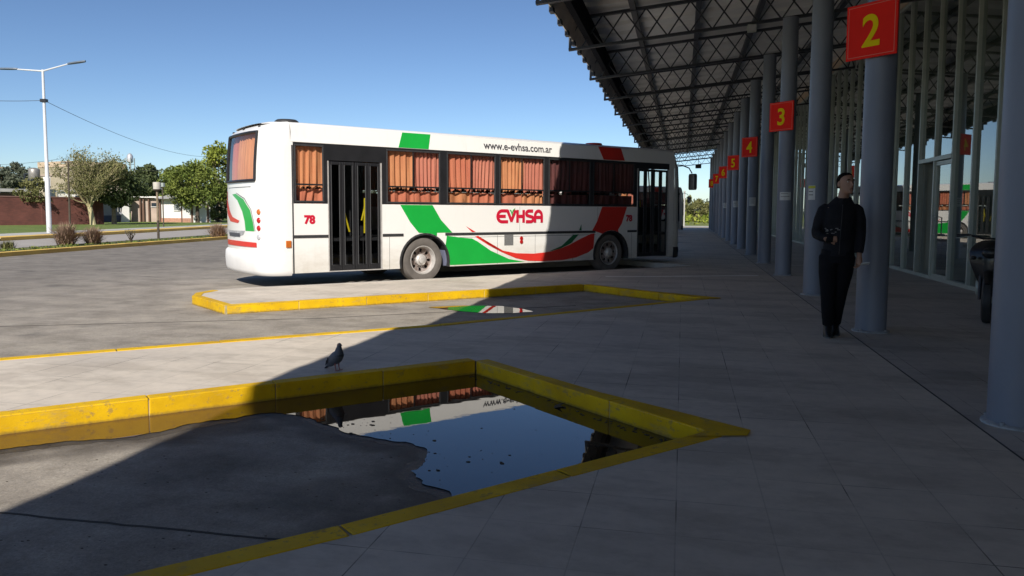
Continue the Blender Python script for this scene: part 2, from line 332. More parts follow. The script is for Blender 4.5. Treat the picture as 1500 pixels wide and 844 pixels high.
# walkway with saw-tooth docks
P=7.42
def fing(k):
    d=P*k
    return [(.34,12.34+d),(-1.75,14.07+d),(-6.24,9.62+d),(-7.41,10.56+d),(-7.62,10.95+d),(-7.62,11.4+d),(-7.38,11.86+d),(-6.58,12.6+d),(-4.07,15.24+d)]
docks=[]
for k in range(-3,7):
    q=fing(k)
    if k==-1: q=[(.17,4.81),(-1.79,6.63),(-4.3,4.07),(-6.24,2.15),(-7.41,3.14),(-7.62,3.55),(-7.5,4.1),(-5.98,5.71),(-4.62,7.0),(-2.8,8.66)]
    if k==-2: q=[(.1,-2.6),(-1.75,-.77),(-6.24,-5.2),(-7.41,-4.3),(-7.62,-3.8),(-7.3,-3.3),(-4.2,.05),(-1.41,2.98)]
    docks.append(q)
edge=[p for q in docks for p in q]
outl=[(1.86,-14),(-1,-14)]+edge+[(.34,12.34+P*7),(.34,66),(1.86,66)]
struct(MB().sheet(outl,0).build('walkway',M_pave))
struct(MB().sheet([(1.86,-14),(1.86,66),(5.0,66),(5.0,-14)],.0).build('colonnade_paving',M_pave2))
struct(MB().box(1.848,1.86,-14,66,.0,.002).build('paving_joint',M_rubber))
struct(MB().sheet([(-1.5,15.85),(-.9,15.95),(.1,16.35),(1.6,16.95),(1.58,17.1),(.05,16.52),(-.95,16.1),(-1.55,15.98)],.004).build('light_streak',mat('painted light streak',(.86,.84,.78),.8,.1,3)))  # streak of light across the shaded walkway, painted as a pale flush strip
M_bare=mat('kerb concrete',(.44,.40,.35),.85,.1,2,bump=.2)
for k,q in zip(range(-3,7),docks):
    nx_=docks[k+4][0] if k<6 else (.34,12.34+P*7)
    if k<0: ribbon_kerb(q+[nx_],'kerb',.13,.006,M_yellow,side=-1)
    elif k==0: ribbon_kerb(q[:6],'kerb',.13,.006,M_yellow,side=-1); ribbon_kerb(q[5:]+[nx_],'kerb',.13,.006,M_bare,side=-1)
    else: ribbon_kerb(q+[nx_],'kerb',.13,.006,M_bare,side=-1)
# broad worn paint on the tips
for k,(tp,ap,ou) in enumerate([((.17,4.81),(-1.79,6.63),(.44,4.88)),((.34,12.34),(-1.75,14.07),(.62,12.42))]):
    ux,uy=tp[0]-ap[0],tp[1]-ap[1]; L=math.hypot(ux,uy); ux/=L; uy/=L; nx,ny=-uy,ux
    q=[(tp[0]-ux*1.0-nx*-.10,tp[1]-uy*1.0-ny*-.10),ou,(ou[0]-.04,ou[1]-.14),(tp[0]-.12,tp[1]-.14),(tp[0]+.01,tp[1]+.01)]
    q=[(tp[0]-ux*1.1+nx*.12,tp[1]-uy*1.1+ny*.12),(tp[0]-ux*.4+nx*.19,tp[1]-uy*.4+ny*.19),ou,(ou[0]-.03,ou[1]-.13),(tp[0]-.1,tp[1]-.15),(tp[0]+.005,tp[1]+.005)]
    struct(MB().sheet(q,.008).build('kerb_paint',M_yellow))
# grooves in the dock floor
gm=mat('groove',(.05,.045,.04),.9,.2,4)
b=MB(); 
for a,c in (((-4.2,3.0),(-1.55,3.05)),((-9,7.6),(-4.8,9.6)),((-4.8,9.6),(-1.6,11.9))):
    pts=[(a[0]+(c[0]-a[0])*i/30,a[1]+(c[1]-a[1])*i/30+random.uniform(-.006,.006)) for i in range(31)]
    for p,q in zip(pts,pts[1:]): b.bar((p[0],p[1],YZ),(q[0],q[1],YZ),.014,.008)
struct(b.build('floor_joint',gm))
# ------------------------------------------------------------------ puddles
def ragged(pts,amp,n=4,keep=()):
    out=[]
    for i,p in enumerate(pts):
        q=pts[(i+1)%len(pts)]; out.append(p)
        if i in keep: continue
        L=math.hypot(q[0]-p[0],q[1]-p[1]); k=max(2,int(L/.035))
        o=0
        for j in range(1,k):
            t=j/k; o=o*.75+random.gauss(0,amp)*.5; s=math.sin(PI*t)**.3
            nx,ny=-(q[1]-p[1])/L,(q[0]-p[0])/L; out.append((p[0]+(q[0]-p[0])*t+nx*o*s,p[1]+(q[1]-p[1])*t+ny*o*s))
    return out
def water_mat():
    m,n,b=nt('puddle water'); b.inputs['Base Color'].default_value=(.030,.018,.008,1); b.inputs['Roughness'].default_value=.012; b.inputs['IOR'].default_value=1.63
    P_=N(n,'ShaderNodeTexCoord').outputs['Object']; bumpn(n,b,noise(n,P_,7,2,.4),.018,.01)
    s_=N(n,'ShaderNodeSeparateXYZ'); n.links.new(P_,s_.inputs[0]); f=math_(n,'ADD',math_(n,'MULTIPLY',s_.outputs[0],-1.0),math_(n,'MULTIPLY',noise(n,P_,4,6,.7),.6)); f=ramp(n,math_(n,'SUBTRACT',f,2.6),[(.0,(0,0,0)),(.7,(1,1,1))])
    n.links.new(mixc(n,f,(.028,.018,.010),(.115,.062,.022)),b.inputs['Base Color'])
    n.links.new(math_(n,'SUBTRACT',1.63,math_(n,'MULTIPLY',f,.36)),b.inputs['IOR']); return m
M_water=water_mat()
pud=[(-5.2,2.9),(-4.6,3.5),(-4.13,3.9),(-3.86,4.15),(-3.5,4.34),(-3.28,4.74),(-2.94,5.10),(-2.70,5.07),(-2.46,4.93),(-2.2,4.75),(-2.01,4.70),(-1.69,4.63),(-1.54,4.53),(-1.47,4.3),(-1.5,4.12),(-1.34,3.92),(-1.15,3.78),(-1.0,3.45),(-.5,3.95),(.3,4.85),(-1.78,6.85),(-4.4,4.2),(-5.4,3.2)]
pud=[(a*.98,b_*.98) if i<17 else (a,b_) for i,(a,b_) in enumerate(pud)]
pw=ragged(pud,.022,keep=(17,18,19,20,21,22))
M_fringe=mat('wet mud fringe',(.040,.033,.026),.5,c2=(.075,.064,.05),scale=9,bump=.4,bscale=60,spec=.35)
random.seed(19); pf=[]
for i,(a,b_) in enumerate(pud[:17]):
    p0=pud[max(0,i-1)]; p1=pud[i+1]; L_=math.hypot(p1[0]-p0[0],p1[1]-p0[1]); o=random.uniform(.04,.13); pf.append((a+(p1[1]-p0[1])/L_*o,b_-(p1[0]-p0[0])/L_*o))
struct(MB().sheet(ragged(pf+pud[17:],.03,keep=(17,18,19,20,21,22)),(WZ+YZ)/2-.001).build('wet_fringe',M_fringe))
def dseg(px_,py_,a,c):
    dx,dy=c[0]-a[0],c[1]-a[1]; t=max(0,min(1,((px_-a[0])*dx+(py_-a[1])*dy)/(dx*dx+dy*dy+1e-9))); return math.hypot(px_-a[0]-t*dx,py_-a[1]-t*dy)
g=MB(); nx_,ny_=130,120; X0_,X1_,Y0_,Y1_=-5.6,.6,2.0,7.2; vs=[];wv=[]
from mathutils import noise as mn
blots=[(-3.35,4.25,.55,.20,.7),(-2.6,3.9,.5,.35,.35),(-1.75,3.6,.45,.3,.4),(-1.2,3.35,.6,.35,.8),(-3.9,3.6,.4,.12,.55),(-2.9,4.55,.35,.15,.45)]
for j in range(ny_+1):
    for i in range(nx_+1):
        x=X0_+(X1_-X0_)*i/nx_; y=Y0_+(Y1_-Y0_)*j/ny_; vs.append((x,y,YZ+.001))
        d=min(dseg(x,y,pud[k],pud[k+1]) for k in range(16)); q_=mn.noise((x*3,y*3,0))*.5+mn.noise((x*8,y*8,3))*.3
        w=math.exp(-(d/(.16*(1+.8*q_)))**1.5)
        for bx_,by_,rx_,ry_,k_ in blots:
            u=(x-bx_)*.72+(y-by_)*.69; v=-(x-bx_)*.69+(y-by_)*.72; w=max(w,k_*math.exp(-((u/rx_)**2+(v/ry_)**2)*(1+q_)) )
        wv.append(w)
k=nx_+1; g.add(vs,[(j*k+i,j*k+i+1,(j+1)*k+i+1,(j+1)*k+i) for j in range(ny_) for i in range(nx_)])
o=struct(g.build('dock_floor',M_yard,fix=False)); at_=o.data.attributes.new('wet','FLOAT','POINT'); at_.data.foreach_set('value',wv)
w1=struct(MB().sheet(pw,WZ).build('puddle',M_water)); w1['label']='wide shallow puddle in the near dock, mirroring the bus and the blue sky'
pud2=[(-3.75,11.12),(-3.3,11.42),(-2.7,11.52),(-2.3,11.25),(-2.1,10.98),(-2.35,10.75),(-2.75,10.66),(-3.2,10.8)]
struct(MB().sheet(ragged(pud2,.012),WZ).build('puddle',M_water))
# floating leaves, mud crumbs
b=MB()
def fleck(x,y,z,s):
    a=random.uniform(0,PI); n=random.randint(4,6); T=[(x+s*random.uniform(.6,1)*math.cos(a+2*PI*i/n),y+s*.6*random.uniform(.5,1)*math.sin(a+2*PI*i/n)) for i in range(n)]
    b.prism(T,lambda u,v,w:(u,v,w),z,z+s*.25)
for i in range(75):
    t=random.random(); c=random.choice([(-2.0,4.82),(-1.6,4.6),(-1.35,4.35),(-2.4,5.0),(-1.1,4.4),(-1.3,4.0),(-2.2,4.95)])
    fleck(c[0]+random.gauss(0,.14),c[1]+random.gauss(0,.10),WZ,random.choice([.003,.004,.005,.006,.008,.011,.016]))
for i in range(9): fleck(random.uniform(-1.3,-.1),random.uniform(4.3,5.8),WZ,random.choice([.005,.007,.01]))
for i in range(260): fleck(random.uniform(-4.6,-1.2),random.uniform(2.6,4.6),YZ,random.choice([.004,.006,.01]))
for i in range(120):
    t=random.random(); fleck(-1.79+t*1.9+random.uniform(-.05,.02),6.6-t*1.76-random.uniform(.02,.09),WZ,random.choice([.006,.01,.014]))
b.build('leaf_litter',M_barkD)['kind']='stuff'
b=MB(); T=[(-.93,5.66),(-.90,5.60),(-.84,5.58),(-.87,5.64),(-.84,5.70),(-.90,5.70)]
b.prism(T,lambda u,v,w:(u,v,w+.3*(u+.9)),WZ+.001,WZ+.004)
tag(b.build('fallen_leaf',M_barkD),'single dark curled leaf floating on the reflected blue sky in the puddle','leaf')
# ------------------------------------------------------------------ columns, signs, notices
CX=2.12; CY=[5.45+3.95*k for k in range(15)]
zb=lambda x:4.93+.103*(x+2.55)
def column(i):
    y=CY[i] if i>=0 else 5.45+3.95*i
    if i<0: lab='blue grey steel column behind the viewer, %s along the row'%('first','second','third')[-i-1]
    elif i==0: lab='nearest blue grey column at the right edge, white paper taped to it'
    elif i in (1,3,5,7,9,11,13): lab='slim blue grey column carrying the red number %d sign'%(2+(i-1)//2)
    elif i==14: lab='last blue grey column at the far end of the row, past number 8'
    else: lab='plain blue grey column without a number, between signs %d and %d'%(1+i//2,2+i//2)
    r=empty('column',(CX,y,0),label=lab,cat='column',group='blue grey columns holding up the canopy')
    MB().lathe([(.165,0),(.165,2.0),(.163,4.0),(.160,zb(CX)-.03)],(0,0,0),n=40).build('shaft',M_colm,r,smooth=True)
    MB().lathe([(.20,.0),(.20,.012),(.185,.02)],(0,0,0),n=28).build('base_plate',mat('base grout',(.30,.30,.30),.9,.2,12) if i==-3 else M_grout,r,smooth=True)
    q=MB()
    for k in range(4): a=PI/4+k*PI/2; q.lathe([(.014,.012),(.014,.034),(.008,.036)],(.183*math.cos(a),.183*math.sin(a),0),n=6)
    q.build('anchor_bolts',M_grout,r)
M_grout=mat('column grout',(.34,.35,.36),.9,.3,12)
for i in range(-2,15): column(i)
for k in range(7):
    n=2+k; y=CY[1+2*k]
    r=empty('number_sign',(CX-.135,y-.135,3.34),R(-45),label='square red sign with a yellow %d high on its column'%n,cat='sign',group='red dock number signs along the colonnade')
    MB().box(-.30,.30,-.022,0,-.30,.30).build('panel',M_sign,r,bevel=.004)
    q=MB(); a=.272
    for s in (-1,1): q.box(-a,a,-.0245,-.0225,s*a-.003,s*a+.003); q.box(s*a-.003,s*a+.003,-.0250,-.0230,-a,a)
    q.build('border',M_signb,r)
    text('numeral',str(n),.48,M_signy,r,(0,-.025,-.170),(R(90),0,0),.002,.009,'CENTER',.93)
    MB().box(-.05,.05,.0,.03,-.12,.12).build('bracket',M_steel,r)
def notice(i,ang,w,h,z,lab,col=None,lines=3,zo=0):
    y=CY[i]; r=empty('notice',(CX,y,z),label=lab,cat='notice',group='papers taped to the columns')
    def patch(a0,a1,z0,z1,R_):
        q=MB(); k=8; vs=[];fs=[]
        for j in range(k+1):
            a=a0+(a1-a0)*j/k; vs+=[(R_*math.cos(a),R_*math.sin(a),z0),(R_*math.cos(a),R_*math.sin(a),z1)]
        for j in range(k): fs.append((2*j,2*j+2,2*j+3,2*j+1))
        q.add(vs,fs); return q
    hw=w/2/.167; a=R(ang)
    patch(a-hw,a+hw,-h/2,h/2,.168).build('paper',col or M_paper,r)
    q=MB()
    for j in range(lines):
        zz=h*.32-j*h*.7/max(1,lines); p=patch(a-hw*.8,a+hw*random.uniform(.4,.8),zz-h*.03,zz+h*.025,.1692); q.add(p.v,p.f)
    if lines: q.build('print',M_ink,r)
    return r
notice(0,-72,.24,.36,1.37,'white paper taped to the nearest column at chest height')
notice(0,-92,.075,.06,1.90,'small grey label stuck above the white paper on the nearest column',M_paper,1)
g=notice(2,-128,.12,.23,1.66,'paper with a yellow heading on the column beside the standing man')
q=MB(); hw=.06/.167; 
vs=[];fs=[]
for j in range(9):
    a=R(-128)-hw+2*hw*j/8; vs+=[(.1696*math.cos(a),.1696*math.sin(a),.07),(.1696*math.cos(a),.1696*math.sin(a),.11)]
for j in range(8): fs.append((2*j,2*j+2,2*j+3,2*j+1))
q.add(vs,fs); q.build('heading',M_pgreen,g)
notice(3,-98,.235,.17,1.68,'wide white notice on the column under the number 3',lines=2)
notice(5,-95,.2,.26,1.66,'pale notice on the column under the number 4',lines=3)
notice(7,-95,.2,.26,1.66,'pale notice on the column under the number 5',lines=3)
notice(9,-95,.2,.26,1.66,'pale notice on the column under the number 6',lines=3)
# ------------------------------------------------------------------ canopy
can=empty('canopy',(0,0,0),label='long dark steel canopy with lattice trusses over the walkway',cat='canopy')
Y0,Y1=-13.0,62.4
zd=lambda x:zb(x)+.76
def deck():
    q=MB(); prof=[]; y=Y0
    while y<Y1: prof+= [(y,0),(y+.62,0),(y+.70,.11),(y+.92,.11)]; y+=1.0
    vs=[];fs=[]
    xs=[-2.28,5.0,13.5]
    for x in xs:
        for yy,zz in prof: vs.append((x,yy,zd(x)+zz))
    n=len(prof)
    for i in range(len(xs)-1):
        for j in range(n-1): fs.append((i*n+j,i*n+j+1,(i+1)*n+j+1,(i+1)*n+j))
    q.add(vs,fs)
    vs=[];fs=[]
    for x in xs:
        for yy in (Y0,Y1): vs.append((x,yy,zd(x)+.2))
    q.add(vs,[(0,1,3,2),(2,3,5,4)])
    return q.build('roof_deck',M_deck,can,fix=False)
deck()
MB().prism([(-2.26,5.86),(-2.26,5.70),(-2.50,5.17),(-2.535,5.19),(-2.32,5.86)],lambda u,v,w:(u,w,v),Y0,Y1).build('fascia',M_fascia,can)
g0=MB().box(-2.55,-2.47,-.11,.11,5.10,5.20).build('gutter_clip',M_steel,can); g0.location=(0,Y0+.8,0); y=Y0+1.8
while y<Y1-.3: c=g0.copy(); COL.objects.link(c); c.location=(0,y,0); y+=1.0
MB().box(-2.20,-2.07,Y0,Y1,5.14,5.62).build('edge_beam',mat('matt black steel',(.014,.015,.019),.95,.1,2,spec=.05),can)
for x in (-1.15,.25,1.65,3.6):
    MB().bar((x,Y0,zd(x)-.06),(x,Y1,zd(x)-.06),.12,.11).build('purlin',M_steel,can)
def truss_mesh():
    q=MB(); x0,x1=-2.56,4.96; h=.66
    q.bar((x0,0,zb(x0)),(x1,0,zb(x1)),.10,.055); q.bar((x0+.2,0,zb(x0+.2)+h),(x1,0,zb(x1)+h),.10,.06)
    q.bar((x0+.03,0,zb(x0)-.02),(x0+.03,0,5.24),.06,.05); q.bar((x0+.03,0,5.2),(x0+.28,0,zb(x0)+h),.04,.03)
    p=.47; x=x0+.28; k=0
    while x<x1-.1:
        xe=min(x+p,x1)
        q.bar((x,-.012,zb(x)),(xe,-.012,zb(xe)+h),.022,.03); q.bar((x,.012,zb(x)+h),(xe,.012,zb(xe)),.022,.03)
        x+=p; k+=1
    return q
tr0=truss_mesh().build('truss',M_steel,can)
ys=[5.55+3.95*k for k in range(-4,15)]
tr0.location=(0,ys[0],0)
for y in ys[1:]:
    c=tr0.copy(); COL.objects.link(c); c.location=(0,y,0)
# closing triple lattice at the far end
q=MB()
for dz in (0,-.42):
    q.bar((-2.5,0,zb(-2.5)+dz),(4.9,0,zb(4.9)+dz),.05,.05)
    x=-2.5
    while x<4.8: q.bar((x,0,zb(x)+dz),(x+.32,0,zb(x+.32)+dz+.42),.02,.025); q.bar((x+.32,0,zb(x+.32)+dz+.42),(x+.64,0,zb(x+.64)+dz),.02,.025); x+=.64
q.build('end_truss',M_steel,can).location=(0,61.9,.1)
# small fittings hung from the trusses
for (x,y,z,lab) in ((1.35,17.4,zb(1.35)-.09,'pale floodlight clipped under a canopy truss near sign 3'),(.95,29.3,zb(.95)-.09,'pale floodlight under a distant canopy truss')):
    r=empty('floodlight',(x,y,z),label=lab,cat='light')
    MB().box(-.09,.09,-.07,.05,-.10,.06).build('housing',M_alu,r,bevel=.01); MB().box(-.075,.075,-.076,-.071,-.085,.045).build('lens',M_clens,r); MB().bar((0,0,.05),(0,0,.12),.03,.03).build('bracket',M_steel,r)
r=empty('loudspeaker',(1.10,61.2,zb(1.1)-.50),label='small dark box hanging from the far end truss of the canopy',cat='speaker')
MB().box(-.22,.22,-.15,.15,-.16,.14).build('cabinet',M_steel,r,bevel=.02); MB().lathe([(.13,0),(.11,-.02)],(0,-.155,0),'y',16).build('cone',M_rubber,r); MB().bar((0,0,.15),(0,0,.8),.03,.03).build('hanger',M_steel,r)
# ------------------------------------------------------------------ terminal building
tb=empty('terminal_building',(5.0,0,0),label='long glass fronted terminal building behind the colonnade',cat='building')
DO=16.13
mull=[15.07+1.06*k for k in range(-26,45)]
mull=[y for y in mull if y<61.5]
y0,y1=mull[0],mull[-1]; ZT=6.1
MB().box(.02,8.4,y0,y1,-.02,.02).build('floor',mat('terrazzo',(.2,.19,.18),.25,.1,2),tb)
MB().box(8.2,8.4,y0,y1,.02,7.32).build('back_wall',mat('inner wall',(.16,.17,.15),.8,.1,1),tb)
MB().box(0,8.2,y0-.2,y0-.01,.02,6.8).build('end_wall',M_beige,tb); MB().box(0,8.2,y1+.05,y1+.25,.02,6.8).build('end_wall',M_beige,tb)
MB().box(-.05,.12,y0,y1,ZT+.05,6.55).build('fascia',M_beige,tb)
MB().box(-.05,.07,y0,y1,.0,.07).build('sill_rail',M_alu,tb)
MB().box(-.04,.06,y0,y1,ZT-.03,ZT+.04).build('head_rail',M_alu,tb)
mm=MB().box(-.06,.035,-.03,.03,.07,ZT-.03).build('mullion',M_alu,tb); mm.location=(0,mull[0],0)
for y in mull[1:]:
    c=mm.copy(); COL.objects.link(c); c.location=(0,y,0)
M_fin=mat('mullion fin olive grey',(.46,.46,.38),.7,.15,1.2)
ff=MB().box(.04,.30,-.018,.018,.07,ZT-.03).build('mullion_fin',M_fin,tb); ff.location=(0,mull[0],0)
for y in mull[1:]:
    if abs(y-DO-1.06)<.1 or y<-4: continue
    c=ff.copy(); COL.objects.link(c); c.location=(0,y,0)
gp=MB().add([(0,.026,.07),(0,1.034,.07),(0,1.034,ZT-.03),(0,.026,ZT-.03)],[(0,1,2,3)]).build('window_pane',M_tglass,tb); gp.location=(0,mull[0],0)
for y in mull[1:-1]:
    if abs(y-DO)<.05 or abs(y-DO-1.06)<.05: continue
    c=gp.copy(); COL.objects.link(c); c.location=(0,y,0)
for k in range(2):
    y=DO+1.06*k
    MB().add([(0,y+.026,2.47),(0,y+1.034,2.47),(0,y+1.034,ZT-.03),(0,y+.026,ZT-.03)],[(0,1,2,3)]).build('window_pane',M_tglass,tb)
MB().box(-.07,.07,DO+.02,DO+2.1,2.39,2.47).build('door_head',M_alu,tb)
for k in range(2):
    y=DO+1.06*k+.03; d=empty('door',(0,y,0)); d.parent=tb
    if k==1: d.location=(.05,DO+2.10,0); d.rotation_euler=(0,0,R(-84))
    q=MB(); q.box(-.03,.03,0,.07,.03,2.37); q.box(-.03,.03,.93,1.0,.03,2.37); q.box(-.03,.03,.07,.93,.03,.12); q.box(-.03,.03,.07,.93,2.29,2.37); q.build('frame',M_alu,d)
    MB().add([(0,.07,.12),(0,.93,.12),(0,.93,2.29),(0,.07,2.29)],[(0,1,2,3)]).build('pane',M_tglass,d)
    MB().tube([(-.03,.88 if k==0 else .12,.9),(-.09,.88 if k==0 else .12,.92),(-.09,.88 if k==0 else .12,1.25),(-.03,.88 if k==0 else .12,1.27)],.012).build('handle',M_hub,d)
# interior supports and counter seen dimly through the panes
for y in (9.0,17.8,25.0,33.0,42.0,51.0):
    MB().box(2.2,2.5,y,y+.3,.02,6.6).build('inner_pillar',mat('inner pillar',(.3,.31,.28),.7,.05,1) if y==9.0 else bpy.data.materials['inner pillar'],tb)
# ------------------------------------------------------------------ bus
TH=R(41.); 
def Bp(T,n): N_=-14-n; return (T*math.sin(TH)+N_*math.cos(TH),T*math.cos(TH)-N_*math.sin(TH))
bx,by=Bp(5.27,0)
bus=empty('bus',(bx,by,GZ-.01),R(90)-TH,label='white city bus with green and red stripes parked in the dock',cat='bus',group='buses in the docks')
L=10.48; Wd=2.5; t_=lambda T:T-5.27
XZ=lambda u,v,w:(u,w,v)      # outline in x,z, thickness along y
def arc(c,z,r,a0,a1,n=18): return [(c+r*math.cos(R(a0+(a1-a0)*i/n)),z+r*math.sin(R(a0+(a1-a0)*i/n))) for i in range(n+1)]
ZS,ZW0,ZW1,ZR=.31,1.62,2.76,3.08
aw,af,ar,az=t_(8.13),t_(13.47),.60,.43
c0=math.degrees(math.asin((ZS-az)/ar))
arcR=arc(aw,az,ar,180-c0,c0); arcF=arc(af,az,ar,180-c0,c0)
def side_panels(q,w0,w1,doors=True):
    if doors:
        q.prism([(0,ZS),(t_(6.0),ZS),(t_(6.0),ZW0),(0,ZW0)],XZ,w0,w1)
        q.prism([(t_(7.14),ZS)]+arcR+arcF+[(t_(14.37),ZS),(t_(14.37),ZW0),(t_(7.14),ZW0)],XZ,w0,w1)
        q.prism([(t_(15.54),ZS),(L,ZS),(L,ZW0),(t_(15.54),ZW0)],XZ,w0,w1)
    else: q.prism([(0,ZS)]+arcR+arcF+[(L,ZS),(L,ZW0),(0,ZW0)],XZ,w0,w1)
q=MB(); side_panels(q,0,.03)
# white pillars + cornice
q.box(0,t_(5.325),0,.03,ZW0,ZW1); q.box(t_(15.56),L,0,.03,ZW0,ZW1)
q.add([(0,0,ZW1),(L,0,ZW1),(L,.045,ZR),(0,.045,ZR),(0,.06,ZW1),(L,.06,ZW1),(L,.09,ZR),(0,.09,ZR)],[(0,1,2,3),(4,5,6,7),(0,1,5,4),(2,3,7,6)])
q.build('side_panel',M_white,bus,bevel=.006)
q=MB(); side_panels(q,Wd-.03,Wd,False); q.box(0,t_(5.325),Wd-.03,Wd,ZW0,ZW1)
q.add([(0,Wd,ZW1),(L,Wd,ZW1),(L,Wd-.045,ZR),(0,Wd-.045,ZR),(0,Wd-.06,ZW1),(L,Wd-.06,ZW1),(L,Wd-.09,ZR),(0,Wd-.09,ZR)],[(0,1,2,3),(4,5,6,7),(0,1,5,4),(2,3,7,6)])
q.build('side_panel',M_white,bus)
# shells: plan curves for tail and nose
def plan(b,k=1): 
    a=[(0,0),(.12,.004),(.25,.035),(.36,.10),(.435,.22),(.475,.42),(.51,.75),(.525,1.0),(.53,1.25)]
    a=[(-x*b/.53,y) for x,y in a]; return a+[(x,Wd-y) for x,y in a[-2::-1]]
def shell(prof,hole,mirror=False):
    # prof: list of (z, bulge, inset) ; hole: (z0,z1,j0,j1) index range of removed cells
    vs=[];fs=[]; n=len(plan(.5))
    for z,b,ins in prof:
        for (x,y) in plan(b):
            y2=Wd/2+(y-Wd/2)*(1-ins/(Wd/2)); x=x
            vs.append(((L-x) if mirror else x,y2,z))
    for i in range(len(prof)-1):
        for j in range(n-1):
            if hole and hole[0]-1e-6<=prof[i][0] and prof[i+1][0]<=hole[1]+1e-6 and hole[2]<=j<hole[3]: continue
            fs.append((i*n+j,i*n+j+1,(i+1)*n+j+1,(i+1)*n+j))
    return MB().add(vs,fs)
rear=[(.73,.60,0),(.95,.605,0),(1.3,.60,0),(1.62,.595,0),(1.78,.59,0),(2.04,.58,0),(2.35,.565,0),(2.65,.54,0),(2.96,.50,0),(3.04,.44,.015),(3.09,.35,.035),(3.12,.22,.06),(3.13,.08,.09)]
q=shell(rear,(2.04,2.96,5,11))
q.build('rear_panel',M_white,bus,smooth=True,ang=60)
bump=[(.27,.57,.02),(.29,.62,.0),(.36,.655,-.005),(.55,.67,-.006),(.68,.66,-.005),(.715,.63,0),(.73,.60,0)]
shell(bump,None).build('rear_bumper',M_white2,bus,smooth=True,ang=60)
def rp(n,z,off=.004):   # point on the tail surface
    pr=plan(1.0)
    for (x0,y0),(x1,y1) in zip(pr,pr[1:]):
        if y0<=n<=y1+1e-9 and y1>y0:
            t=(n-y0)/(y1-y0); x=x0+(x1-x0)*t; break
    for (z0,b0,_),(z1,b1,_) in zip(rear,rear[1:]):
        if z0<=z<=z1: b=b0+(b1-b0)*(z-z0)/(z1-z0)
    return (x*b-off,n,z)
def dens(p,k=4):
    out=[]
    for i in range(len(p)-1):
        for j in range(k): t=j/k; out.append((p[i][0]+(p[i+1][0]-p[i][0])*t,p[i][1]+(p[i+1][1]-p[i][1])*t))
    return out+[p[-1]]
def tail_ribbon(l,r,m,name,off=.006,parent=None):
    if len(l)<8: l=dens(l,5); r=dens(r,5)
    vs=[];fs=[]
    for a,c in zip(l,r):
        for s in (0,.5,1): vs.append(rp(a[0]+(c[0]-a[0])*s,a[1]+(c[1]-a[1])*s,off))
    for i in range(len(l)-1):
        for j in range(2): fs.append((3*i+j,3*i+j+1,3*i+4+j,3*i+3+j))
    return MB().add(vs,fs).build(name,m,parent or bus,smooth=True)
# swooshes (n grows away from the near side)
tail_ribbon(dens([(2.31,1.87),(2.27,1.62),(2.12,1.42),(1.80,1.27),(1.22,1.24)]),dens([(2.15,1.87),(2.08,1.68),(1.90,1.50),(1.62,1.36),(1.14,1.29)]),M_red,'red_swoosh')
tail_ribbon(dens([(1.62,1.80),(1.25,1.68),(.98,1.47),(.86,1.28),(.82,1.10)]),dens([(1.36,1.81),(.92,1.70),(.62,1.50),(.50,1.28),(.44,1.10)]),M_green,'green_swoosh')
tail_ribbon(dens([(1.34,1.82),(.89,1.71),(.59,1.505),(.475,1.28),(.415,1.10)]),dens([(1.33,1.83),(.87,1.72),(.575,1.51),(.46,1.28),(.40,1.10)]),M_text,'pinstripe')
tail_ribbon([(2.31,.80),(1.2,.80),(.36,.80)],[(2.31,.90),(1.2,.90),(.36,.89)],M_red,'red_band',.012)
tail_ribbon([(2.0,1.02),(1.5,.96),(.95,1.02)],[(2.1,1.10),(1.5,1.09),(.85,1.10)],mat('number plate grime',(.36,.36,.36),.6,.4,14),'plate_recess',.008)
tail_ribbon([(1.85,.98),(1.1,.98)],[(1.85,1.05),(1.1,1.05)],M_text,'plate',.014)
tail_ribbon([(2.28,1.925),(.6,1.925)],[(2.28,1.937),(.6,1.937)],M_text,'hatch_gap',.005)
# tail window
wf=MB(); zz=[2.04,2.35,2.65,2.96]; ny=[.42,.75,1.0,1.25,1.5,1.75,2.08]
def tailgrid(off,zs,ns): 
    vs=[rp(n,z,off) for z in zs for n in ns]; k=len(ns); return MB().add(vs,[(i*k+j,i*k+j+1,(i+1)*k+j+1,(i+1)*k+j) for i in range(len(zs)-1) for j in range(k-1)])
rw=empty('rear_window',(0,0,0)); rw.parent=bus
fr=[rp(n,2.05,.012) for n in ny]+[rp(2.08,z,.012) for z in (2.35,2.65,2.95)]+[rp(n,2.95,.012) for n in ny[::-1]]+[rp(.42,z,.012) for z in (2.65,2.35,2.05)]
MB().tube(fr,.03,6).build('frame',M_black,rw)
tailgrid(.006,zz,ny).build('pane',M_bglass,rw,smooth=True)
CUR=[None]; M_maroon=mat('dark maroon curtain',(.17,.055,.05),.9,c2=(.11,.035,.035),scale=1.4)
M_curts=[M_curt,mat('tan orange curtain',(.66,.29,.13),.85,c2=(.56,.21,.095),scale=1.6),mat('rose curtain',(.60,.225,.15),.85,c2=(.50,.16,.11),scale=1.5)]
